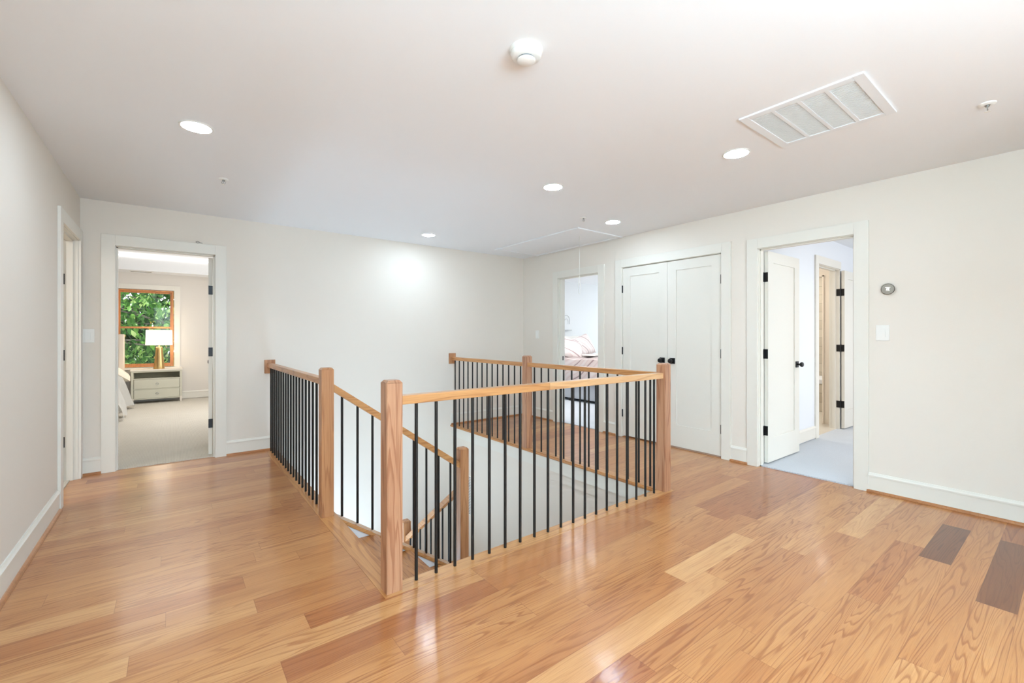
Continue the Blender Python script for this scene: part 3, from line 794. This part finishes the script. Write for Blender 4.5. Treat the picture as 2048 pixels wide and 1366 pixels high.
# tray ceiling
TE = 10.30
tr = MB().box(-4.2, 1.7, TE, FY+.1, Z1, Z1+.03).box(-4.2, 1.7, YB+T, 6.1, Z1, Z1+.03).box(-4.2, -3.6, 6.1, TE, Z1, Z1+.03).box(1.2, 1.7, 6.1, TE, Z1, Z1+.03)
tr.box(-3.62, 1.22, TE-.02, TE, Z1, 2.70).box(-3.62, 1.22, 6.1, 6.12, Z1, 2.70).box(-3.62, -3.6, 6.1, TE, Z1, 2.70).box(1.2, 1.22, 6.1, TE, Z1, 2.70)
tr.box(-4.2, 1.7, YB+T, FY+.1, 2.70, 2.76)
struct('ceiling_bedroom', tr, M['ceil'])
tag(obj('cove_light', MB().box(-3.55, 1.15, TE-.045, TE-.022, 2.642, 2.658), M['strip']), 'thin glowing cove light strip around the bedroom tray ceiling', 'light strip')
baseboard('baseboard_bedroom', [((-4.2, FY), (1.6, FY))], (0, -1), z=.01, shoe=False)
v = thing('ceiling_register', 'slim white slot vent in the bedroom ceiling edge above the window', 'vent', (-.42, 10.5, Z1))
obj('frame', MB().box(-.60, -.28, 10.42, 10.52, Z1-.006, Z1, .002), M['plastic'], v)
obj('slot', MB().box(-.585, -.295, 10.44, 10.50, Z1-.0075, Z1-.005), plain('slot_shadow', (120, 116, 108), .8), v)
# window
mb = MB(); c0, c1 = WXX; r = .092
mb.box(c0-r, c0-.002, FY-.018, FY, WZ[0]-.0, WZ[1]+r, .002); mb.box(c1+.002, c1+r, FY-.018, FY, WZ[0]-.0, WZ[1]+r, .002); mb.box(c0-.002, c1+.002, FY-.018, FY, WZ[1]+.002, WZ[1]+r, .002)
mb.box(c0-r-.02, c1+r+.02, FY-.05, FY+.02, WZ[0]-.03, WZ[0], .003); mb.box(c0-r, c1+r, FY-.016, FY, WZ[0]-.11, WZ[0]-.03, .002)
struct('trim_11', mb, M['trim'])
win = thing('window_1', None, None, (-.38, FY, WZ[0]), kind='structure')
f = .03; za, zb = WZ[0]+.012, WZ[1]-.008; xa, xb = WXX[0]+.006, WXX[1]-.006
mb = MB().box(xa, xa+f, FY+.0, FY+.09, za, zb).box(xb-f, xb, FY, FY+.09, za, zb).box(xa+f, xb-f, FY, FY+.09, zb-f*.8, zb).box(xa+f, xb-f, FY, FY+.09, za, za+f)
obj('window_frame', mb, M['winwood'], win)
zm = 1.375
for nm, z0, z1_, y in (('sash', zm-.005, zb-f*.8, FY+.06), ('sash', za+f, zm+.03, FY+.03)):
    s_ = .024
    mb = MB().box(xa+f, xa+f+s_, y-.014, y+.014, z0, z1_).box(xb-f-s_, xb-f, y-.014, y+.014, z0, z1_).box(xa+f+s_, xb-f-s_, y-.014, y+.014, z0, z0+.034).box(xa+f+s_, xb-f-s_, y-.014, y+.014, z1_-.03, z1_)
    so = obj(nm, mb, M['winwood'], win)
    obj('pane', MB().box(xa+f+s_-.002, xb-f-s_+.002, y-.002, y+.002, z0+.03, z1_-.028), M['glass'], so)
# nightstand
nx0, nx1, ny0, ny1 = -.575, .155, 10.335, 10.645
ns = thing('nightstand', 'pale sage two drawer nightstand under the orange framed window', 'nightstand', (-.21, 10.5, .01))
obj('top', MB().box(nx0-.012, nx1+.012, ny0-.012, ny1, .598, .625, .004), M['nstop'], ns)
mb = MB().box(nx0, nx0+.035, ny0+.002, ny1, .08, .598).box(nx1-.035, nx1, ny0+.002, ny1, .08, .598).box(nx0+.035, nx1-.035, ny1-.012, ny1, .09, .598)
mb.box(nx0+.035, nx1-.035, ny0+.004, ny1-.012, .445, .462).box(nx0+.035, nx1-.035, ny0+.004, ny1-.012, .262, .275).box(nx0+.035, nx1-.035, ny0+.004, ny1-.012, .085, .10).box(nx0+.035, nx1-.035, ny0+.004, ny1-.012, .572, .598)
obj('cabinet_body', mb, M['nstand'], ns)
for x in (nx0, nx1-.038):
    for y in (ny0, ny1-.038):
        mb = MB().hexa([(x+.006, y+.004, .010), (x+.032, y+.004, .010), (x+.032, y+.034, .010), (x+.006, y+.034, .010), (x, y, .11), (x+.038, y, .11), (x+.038, y+.038, .11), (x, y+.038, .11)])
        obj('leg', mb, M['nstop'], ns)
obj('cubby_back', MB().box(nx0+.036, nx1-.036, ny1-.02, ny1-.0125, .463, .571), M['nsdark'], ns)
for z0, z1_ in ((.278, .442), (.103, .259)):
    dr = obj('drawer', MB().box(nx0+.040, nx1-.040, ny0+.001, ny0+.22, z0, z1_, .003), M['nstand'], ns)
    zc = (z0+z1_)/2
    mb = MB().tube([(-.21+.020*math.cos(q), ny0-.010, zc+.018*math.sin(q)) for q in [i/20*2*math.pi for i in range(20)]], .0035, 6, closed=True)
    mb.cyl((-.21, ny0-.012, zc+.018), (-.21, ny0+.001, zc+.018), .006, n=10)
    obj('ring_pull', mb, M['steel'], dr, smooth=True)
# lamp
lx, ly = -.185, 10.46
lp = thing('table_lamp', 'gold tapered lamp with a glowing white drum shade on the nightstand', 'lamp', (lx, ly, .625))
obj('lamp_base', MB().lathe([(0, 0), (.082, 0), (.083, .01), (.078, .06), (.064, .22), (.054, .34), (.050, .395), (.040, .405), (.012, .408), (.010, .45), (0, .45)], (lx, ly, .625), n=32), M['brass'], lp, smooth=True)
obj('lamp_shade', MB().lathe([(.196, .44), (.19, .715), (.187, .715), (.193, .44)], (lx, ly, .625), n=40), M['shade'], lp, smooth=True)
obj('bulb', MB().lathe([(0, .46), (.02, .48), (.03, .53), (.02, .57), (0, .58)], (lx, ly, .625), n=16), plain('bulb_glow', (255, 250, 240), .5, emit=(255, 228, 190), es=12), lp, smooth=True)
# bed with upholstered headboard
bd = thing('bed', 'bed with taupe upholstered headboard and rumpled white duvet beside the nightstand', 'bed', (-1.5, 9.5, .01))
mb = MB().box(-2.38, -.73, 10.50, 10.64, .15, 1.245, .02)
obj('headboard', mb, M['headb'], bd)
obj('headboard_edge', MB().box(-.745, -.675, 10.41, 10.64, .03, 1.262, .012), plain('pale_upholstery', (226, 212, 196), .9), bd)
obj('bed_frame', MB().box(-2.34, -.72, 8.45, 10.5, .10, .33, .02), M['headb'], bd)
obj('leg', MB().box(-.80, -.75, 8.5, 8.55, .01, .11), M['dark'], bd)
obj('mattress', MB().box(-2.32, -.74, 8.45, 10.48, .33, .60, .05), M['linen'], bd)
def grid_mesh(nu, nv, fn):
    bm = bmesh.new(); V = [[bm.verts.new(fn(i/(nu-1), j/(nv-1))) for j in range(nv)] for i in range(nu)]
    for i in range(nu-1):
        for j in range(nv-1): bm.faces.new((V[i][j], V[i+1][j], V[i+1][j+1], V[i][j+1]))
    return bm
def duvet(u, v):
    # u: across from the bed middle to the hem hanging at the right side; v along the bed
    y = 8.35+1.70*v
    L = u*1.72
    flare = .06*math.sin(v*9)+.04*math.sin(v*23+1)
    if L < .95: x = -1.80+L; z = .66-.02*math.sin(v*14)*u
    else:
        s = (L-.95)/.77; x = -.85+.14*math.sin(min(s, .3)/.3*math.pi/2)+.12*s+flare*s*.9; z = .66-.60*s**1.15-.02*math.sin(v*30)*s
    w = noise.noise(Vector((x*5, y*5, z*4)))*.03
    return Vector((x+w, y, max(z+w*.8, .03)))
dv = grid_mesh(60, 60, duvet); bmesh.ops.solidify(dv, geom=dv.faces[:], thickness=.03)
obj('duvet', dv, M['linen'], bd, smooth=True)
def pillow(w, h, t, n=16, pinch=.12):
    bm = bmesh.new()
    top = []; bot = []
    for i in range(n+1):
        ra, rb = [], []
        for j in range(n+1):
            a, b = i/n*2-1, j/n*2-1
            e = max(0, 1-a**4)**.5*max(0, 1-b**4)**.5
            px_ = a*w/2*(1-pinch*(1-a*a)*0-pinch*(b*b)*(abs(a)**2)*0-pinch*.5*(1-b*b)*0)
            sx_ = 1-pinch*(1-abs(b))*abs(a)**1.5*.6; sy_ = 1-pinch*(1-abs(a))*abs(b)**1.5*.6
            wr = 1+.08*noise.noise(Vector((a*3+w, b*3, t*9)))
            x, y, z = a*w/2*sx_, b*h/2*sy_, e*t/2*wr
            ra.append(bm.verts.new((x, y, z))); rb.append(bm.verts.new((x, y, -z*.9)))
        top.append(ra); bot.append(rb)
    for i in range(n):
        for j in range(n):
            bm.faces.new((top[i][j], top[i+1][j], top[i+1][j+1], top[i][j+1])); bm.faces.new((bot[i][j], bot[i][j+1], bot[i+1][j+1], bot[i+1][j]))
    bmesh.ops.remove_doubles(bm, verts=bm.verts[:], dist=1e-4)
    return bm
def place(bm, loc, rot):
    from mathutils import Euler
    bmesh.ops.transform(bm, matrix=Matrix.Translation(loc) @ Euler(rot).to_matrix().to_4x4(), verts=bm.verts[:]); return bm
tag(obj('pillow', place(pillow(.50, .66, .17), (-.78, 10.13, .62), (0, R(38), R(6))), M['cream'], smooth=True), 'white pillow sliding off the side of the bed beside the nightstand', 'pillow')

# ---- tree outside the window
def tree():
    t = thing('tree', 'leafy green tree filling the view outside the orange framed window', 'tree', (-.8, 13.6, 0))
    rnd = random.Random(3)
    bm = bmesh.new(); uv = bm.loops.layers.uv.new('tone')
    for i in range(9000):
        far = rnd.random() < .5
        y = rnd.uniform(12.3, 13.4) if not far else rnd.uniform(13.4, 15.0)
        x = rnd.uniform(-3.0, 1.3); z = rnd.uniform(-.9, 3.4)
        dens = noise.noise(Vector((x*1.1, y*.7, z*1.1)))
        if dens < -.36 or (x > -.35 and z > 2.0 and rnd.random() < .8): continue
        s = rnd.uniform(.04, .085)
        q = Matrix.Rotation(rnd.uniform(0, 6.28), 4, 'Z') @ Matrix.Rotation(rnd.gauss(.9, .5), 4, 'X') @ Matrix.Rotation(rnd.uniform(-.5, .5), 4, 'Y')
        pts = [(0, -1, 0), (.55, -.45, .12), (.62, .15, .15), (0, 1.15, -.1), (-.62, .15, .15), (-.55, -.45, .12), (0, 0, 0)]
        vs = [bm.verts.new(Vector((x, y, z)) + q @ (Vector(p)*s)) for p in pts]
        tone = min(.97, max(0, rnd.gauss(.46, .27)))
        if rnd.random() < .006: tone = 1.0
        for a, b in ((0, 1), (1, 2), (2, 3), (3, 4), (4, 5), (5, 0)):
            f = bm.faces.new((vs[6], vs[a], vs[b]))
            for l in f.loops: l[uv].uv = (tone, 0)
    obj('foliage', bm, M['leaf'], t)
    mb = MB()
    mb.cyl((-2.6, 13.6, -1.5), (-2.2, 13.7, 3.6), .16, .09, 10)
    for k in range(26):
        a = (-2.4+rnd.uniform(-.2, .6), 13.4+rnd.uniform(-.5, .6), rnd.uniform(.2, 3.0))
        b = (a[0]+rnd.uniform(1.2, 3.0), a[1]+rnd.uniform(-.6, .6), a[2]+rnd.uniform(-1.1, .5))
        m_ = ((a[0]+b[0])/2, (a[1]+b[1])/2, (a[2]+b[2])/2+rnd.uniform(0, .2))
        r0 = rnd.uniform(.008, .022)
        mb.tube([a, m_, b], r0, 6)
    obj('branches', mb, M['bark'], t)
tree()
# hedge backdrop of darker leaves further back
def hedge():
    rnd = random.Random(5); bm = bmesh.new(); uv = bm.loops.layers.uv.new('tone')
    for i in range(5000):
        x = rnd.uniform(-4, 2.2); z = rnd.uniform(-1.5, 2.9+.9*noise.noise(Vector((x*.8, 0, 0)))-.35*max(0, x)); y = rnd.uniform(15.6, 17.0)
        s = rnd.uniform(.10, .2)
        q = Matrix.Rotation(rnd.uniform(0, 6.28), 4, 'Z') @ Matrix.Rotation(rnd.gauss(1.1, .4), 4, 'X')
        vs = [bm.verts.new(Vector((x, y, z)) + q @ (Vector(p)*s)) for p in ((0, -1, 0), (.6, -.2, .1), (0, 1, 0), (-.6, -.2, .1))]
        f = bm.faces.new(vs)
        for l in f.loops: l[uv].uv = (max(0, min(.6, rnd.gauss(.2, .15))), 0)
    tag(obj('hedge', bm, M['leaf']), 'dark green hedge behind the tree outside the window', 'hedge')
hedge()

# ------------------------------------------------------------------ small bedroom with the pink bed
PY = 7.06
wall_x('wall_pink_bedroom_far', PY, PY+.1, XR+T, 9.3, 0, H, [], M['coolwall'])
wall_y('wall_pink_bedroom_right', 9.2, 9.3, 3.58, PY, 0, H, [], M['coolwall'])
struct('wall_pink_bedroom_near', MB().box(XR+T, 9.2, 3.50, 3.58, 0, H), M['coolwall'])
struct('wall_pink_bedroom_left', MB().box(XR, XR+T, YB, PY, 0, H), M['coolwall'])
struct('ceiling_pink_bedroom', MB().box(XR+T, 9.3, 3.5, PY+.1, H, H+.06), M['ceil'])
struct('floor_pink_bedroom', MB().box(XR+T, 9.2, 3.58, PY, -.03, .010).box(XR+.03, XR+T, D2[0], D2[1], -.03, .010), M['carpet2'])
baseboard('baseboard_pink_bedroom', [((XR+T, PY), (9.2, PY))], (0, -1), z=.01, shoe=False)
b2 = thing('bed', 'bed with pink striped quilt and grey upholstered base seen past the railing', 'bed', (6.5, 5.9, .01))
obj('bed_base', MB().box(5.95, 7.42, 4.6, 6.98, .062, .40, .02), M['greyup'], b2)
for (x, y) in ((6.0, 4.8), (6.0, 5.95), (6.0, 6.8), (7.3, 4.8), (7.3, 6.8)):
    obj('leg', MB().cyl((x, y, .010), (x, y, .064), .04, .05, 14), M['dark'], b2)
obj('mattress', MB().box(5.96, 7.41, 4.6, 6.9, .40, .76, .05), M['linen'], b2)
def quilt(u, v):
    y = 4.5+2.0*v; L = u*1.35
    if L > .42: x = 5.95+(L-.42)*1.5; z = .81+.012*math.sin(v*25)+.02*noise.noise(Vector((u*8, v*8, 0)))
    else:
        s = 1-L/.42; x = 5.94-.03*math.sin(s*2)-.02*math.sin(v*21)*s; z = .805-.45*s+.012*math.sin(v*17)
    return Vector((x, y, z))
qm = grid_mesh(50, 50, quilt); bmesh.ops.solidify(qm, geom=qm.faces[:], thickness=.03)
obj('quilt', qm, M['quilt'], b2, smooth=True)
obj('headboard', MB().box(5.70, 7.4, 6.98, 7.05, .10, 1.17, .03), M['whiteup'], b2)
gp = 'pillows on the pink bed'
tag(obj('pillow', place(pillow(.60, .46, .18), (6.28, 6.25, .98), (R(60), R(20), R(-14))), M['quilt'], smooth=True), 'pink patterned pillow leaning at the left end of the pink bed', 'pillow', gp)
tag(obj('pillow', place(pillow(.72, .46, .2), (6.78, 6.42, 1.01), (R(64), R(-12), R(8))), M['quilt'], smooth=True), 'large pink criss-cross pillow tilted in the middle of the pink bed', 'pillow', gp)
tag(obj('pillow', place(pillow(.66, .5, .2), (6.85, 6.78, 1.0), (R(74), 0, R(4))), M['linen'], smooth=True), 'white pillow standing behind the pink criss-cross pillow', 'pillow', gp)
tag(obj('pillow', place(pillow(.66, .5, .2), (6.2, 6.80, 1.0), (R(74), 0, R(-4))), M['linen'], smooth=True), 'white pillow behind the pink pillow nearest the doorway jamb', 'pillow', gp)
tag(obj('throw_blanket', MB().box(6.45, 7.25, 5.75, 6.1, .838, .868, .012), M['linen']), 'folded white sheet turned back across the pink quilt', 'sheet')
# thin arch and line decoration on the wall
wr = plain('grey_wire', (168, 170, 170), .5)
cx_ = 6.965
pts = [(cx_-.105, PY-.008, 1.50)] + [(cx_-.105*math.cos(q), PY-.008, 1.585+.105*math.sin(q)) for q in [i/12*math.pi for i in range(13)]] + [(cx_+.105, PY-.008, 1.50)]
mb = MB().tube(pts, .0045, 6)
pts = [(cx_-.05, PY-.008, 1.50)] + [(cx_-.05*math.cos(q), PY-.008, 1.565+.05*math.sin(q)) for q in [i/12*math.pi for i in range(13)]] + [(cx_+.05, PY-.008, 1.50)]
mb.tube(pts, .003, 6)
tag(obj('arch_wall_art', mb, wr), 'thin grey wire arch on the small bedroom wall above the bed', 'wall decoration')
tag(obj('wall_shelf', MB().box(cx_-.19, cx_+.125, PY-.06, PY, 1.355, 1.368), wr), 'narrow grey wall shelf below the wire arch', 'shelf')

# ------------------------------------------------------------------ room and bathroom behind the right doorway
QY = 1.96; Q0, Q1 = 6.15, 6.93
wall_x('wall_side_room', QY, QY+.115, XR+T, 9.4, 0, H, [(Q0-J, Q1+J, -.03, 2.095+J)], M['white'])
wall_x('wall_side_room_near', -2.6, -2.5, XR+T, 9.4, 0, H, [], M['white'])
wall_y('wall_side_room_right', 9.3, 9.4, -2.5, QY, 0, H, [], M['white'])
struct('ceiling_side_room', MB().box(XR+T, 9.4, -2.6, 3.5, H, H+.06), M['ceil'])
struct('floor_side_room', MB().box(XR+.03, XR+T, D3[0], D3[1], -.03, .010).box(XR+T, 9.3, -2.5, QY+.03, -.03, .010), M['carpet2'])
baseboard('baseboard_side_room', [((XR+T, QY), (Q0-CW-.004, QY)), ((7.9, QY), (9.3, QY))], (0, -1), z=.01, shoe=False)
# casing: the door folds flat against the wall on the right so only the left leg and head show
mb = MB().box(Q0-CW-.004, Q0-.004, QY-CT, QY, .01, 2.195, .002).box(Q0-.004, Q1+.004, QY-CT, QY, 2.099, 2.195, .002)
t12 = struct('trim_12', mb, M['trim'])
jb = MB().box(Q0-J, Q0, QY, QY+.115, .01, 2.095).box(Q1, Q1+J, QY, QY+.115, .01, 2.095).box(Q0, Q1, QY, QY+.115, 2.095, 2.113)
jb.box(Q0, Q0+.011, QY+.045, QY+.08, .01, 2.095).box(Q1-.011, Q1, QY+.045, QY+.08, .01, 2.095).box(Q0, Q1, QY+.045, QY+.08, 2.084, 2.095)
obj('jamb', jb, M['trim'], t12)
d = thing('door_6', None, None, (Q1+.01, QY, .022), kind='structure')
mx = Matrix.Translation((Q1+.012, QY-.052, .022)) @ Matrix.Rotation(R(-1), 4, 'Z')
obj('door_panel', door_leaf(.76, 2.06).xform(mx), M['door'], d)
knob_parts(d, mx, .76, .035, .92)
for z in (1.80, 1.07, .335):
    hinge(d, (Q1+.002, QY-.008, z), [(Q1+.0075, Q1+.0115, QY-.050, QY-.010, z-.045, z+.045), (Q1-.003, Q1-.0003, QY-.004, QY+.034, z-.045, z+.045)])
# bathroom
struct('floor_bathroom', MB().box(5.95, 9.4, QY+.03, 3.5, -.03, .012), plain('stone_tile', (224, 216, 202), .25, vary=.08))
struct('wall_bathroom_left', MB().box(5.85, 5.95, QY+.115, 3.5, 0, H), M['wall'])
# inner partition with a second doorway leading to the tub
warm = plain('warm_bath_paint', (234, 222, 206), .6)
struct('wall_bathroom_inner', MB().box(7.16, 7.27, QY+.115, 2.205, 0, H).box(7.16, 7.27, 2.205, 3.0, 2.07, H).box(7.16, 7.27, 3.0, 3.5, 0, H), warm)
jm = struct('trim_13', MB().box(7.145, 7.285, 2.205, 2.222, .012, 2.07).box(7.145, 7.285, 2.205, 3.0, 2.055, 2.07), warm)
for z in (1.775, 1.07, .345): obj('strike_plate', MB().box(7.15, 7.166, 2.2215, 2.2245, z-.045, z+.045), M['hinge'], jm)
struct('wall_bathroom_far', MB().box(9.0, 9.08, QY+.115, 3.5, 0, H), M['tile'])
struct('wall_bathroom_back', MB().box(7.27, 9.0, 3.44, 3.5, 0, H), M['tile'])
tb = thing('bathtub', 'white rimmed bathtub glimpsed through the narrow bathroom doorway', 'bathtub', (8.6, 2.8, .012))
bm = MB().box(8.24, 8.99, 2.10, 3.43, .46, .535, .012); obj('rim', bm, M['white'], tb)
obj('apron', MB().box(8.27, 8.98, 2.11, 3.42, .012, .46), M['tile'], tb)
sprinkler(7.95, 1.35, 'tiny fire sprinkler on the ceiling of the side room', z=H, s=.8)

# room behind the left wall door
struct('wall_left_room', MB().box(-3.0, -2.9, 3.5, YB+T, 0, H).box(-3.0, XL-T, 3.4, 3.5, 0, H).box(-3.0, XL-T, YB+.03, YB+T, 0, H), M['wall'])
struct('floor_left_room', MB().box(-3.0, XL-.05, 3.5, YB+.03, -.03, .008), M['carpet'])
struct('ceiling_left_room', MB().box(-3.0, XL-T, 3.4, YB+T, H, H+.06), M['ceil'])

# ------------------------------------------------------------------ lights
def area(name, loc, rot, sx, sy, power, col=(1, 1, 1), spread=180):
    l = D.lights.new(name, 'AREA'); l.shape = 'RECTANGLE'; l.size = sx; l.size_y = sy; l.energy = power; l.color = col; l.spread = R(spread)
    o = D.objects.new(name, l); COL.objects.link(o); o.location = loc; o.rotation_euler = [R(a) for a in rot]; return o
# side room and small bedroom window daylight; all fills are added, unseen
area('rear_fill', (.7, YR-.05, 1.35), (90, 0, 0), 1.5, 1.65, 34, (.66, .85, 1))  # added light in the invented rear opening, brightening the hall
area('rear_ceiling_fill', (.3, -1.4, 1.55), (180, 0, 0), 1.8, 1.6, 114, (.53, .80, 1))  # added upward light without a fixture, whitening the ceiling
area('stairwell_fill', (1.4, 4.3, -1.7), (180, 0, 0), .85, 1.9, 18, (.58, .79, 1), 165)  # added light from below, lifting the ceiling over the well
area('window_daylight_side', (6.6, -2.45, 1.4), (90, 0, 0), 2.4, 1.6, 31, (.95, .975, 1))
area('window_daylight_pink', (9.15, 5.3, 1.4), (90, 0, 90), 2.2, 1.5, 21, (.90, .95, 1))
area('bed_side_fill', (1.5, 8.4, 1.5), (90, 0, 90), 2.0, 1.4, 21, (.97, .98, 1))  # added to brighten the bed side; this wall has no window
area('bath_lamp', (8.2, 2.6, 2.38), (0, 0, 0), 0.5, .3, 7, (1, .94, .85))
area('bath_vanity_lamp', (6.6, 2.9, 2.36), (0, 0, 0), .5, .3, 6, (1, .93, .84))
area('bedroom_top_fill', (.1, 8.2, 2.66), (0, 0, 0), 1.4, 1.6, 9, (1, .95, .88))  # added overhead light without a fixture, for the bed and nightstand
area('pink_room_fill', (5.1, 5.3, 2.40), (0, 0, 0), 1.0, 1.0, 21, (.98, .98, 1))  # added overhead light, lifting the quilt and carpet near the doorway
area('side_room_fill', (6.2, .2, 2.40), (0, 0, 0), .6, .6, 10, (1, .97, .94))  # added overhead light, no fixture, brightening the side room
area('left_room_fill', (-1.8, 4.4, 2.40), (0, 0, 0), .4, .4, 10, (1, .95, .88))  # added light, no fixture, for the room behind the left door
area('stairwell_lamp', (2.6, 4.9, -.2), (0, 0, 0), .3, .3, .01, (1, .95, .88))
D.objects.remove(D.objects['stairwell_lamp'])
sun = D.lights.new('sun', 'SUN'); sun.energy = 3.4; sun.angle = R(2); sun.color = (1, .96, .88)
so = D.objects.new('sun', sun); COL.objects.link(so); so.rotation_euler = (R(48), 0, R(-25)); so.location = (0, 0, 8)

w = D.worlds.new('World'); bpy.context.scene.world = w; w.use_nodes = True
bg = w.node_tree.nodes['Background']; bg.inputs[0].default_value = (.86, .93, 1, 1); bg.inputs[1].default_value = 1.15

# ------------------------------------------------------------------ camera
cam = D.cameras.new('camera'); co = D.objects.new('camera', cam); COL.objects.link(co)
cam.sensor_width = 36; cam.lens = 882.7/2048*36; cam.shift_y = -(683-672.3)/2048; cam.clip_start = .02
co.location = (0, 0, 1.227); co.rotation_euler = (R(90), 0, -R(37.63))
sc = bpy.context.scene; sc.camera = co
sc.view_settings.view_transform = 'Standard'; sc.view_settings.look = 'None'; sc.view_settings.gamma = 1; sc.view_settings.exposure = 1.15
sc.cycles.max_bounces = 10; sc.cycles.diffuse_bounces = 4; sc.cycles.glossy_bounces = 4; sc.cycles.transparent_max_bounces = 12
sc.cycles.adaptive_threshold = .02; sc.cycles.use_denoising = True; sc.cycles.sample_clamp_indirect = 8
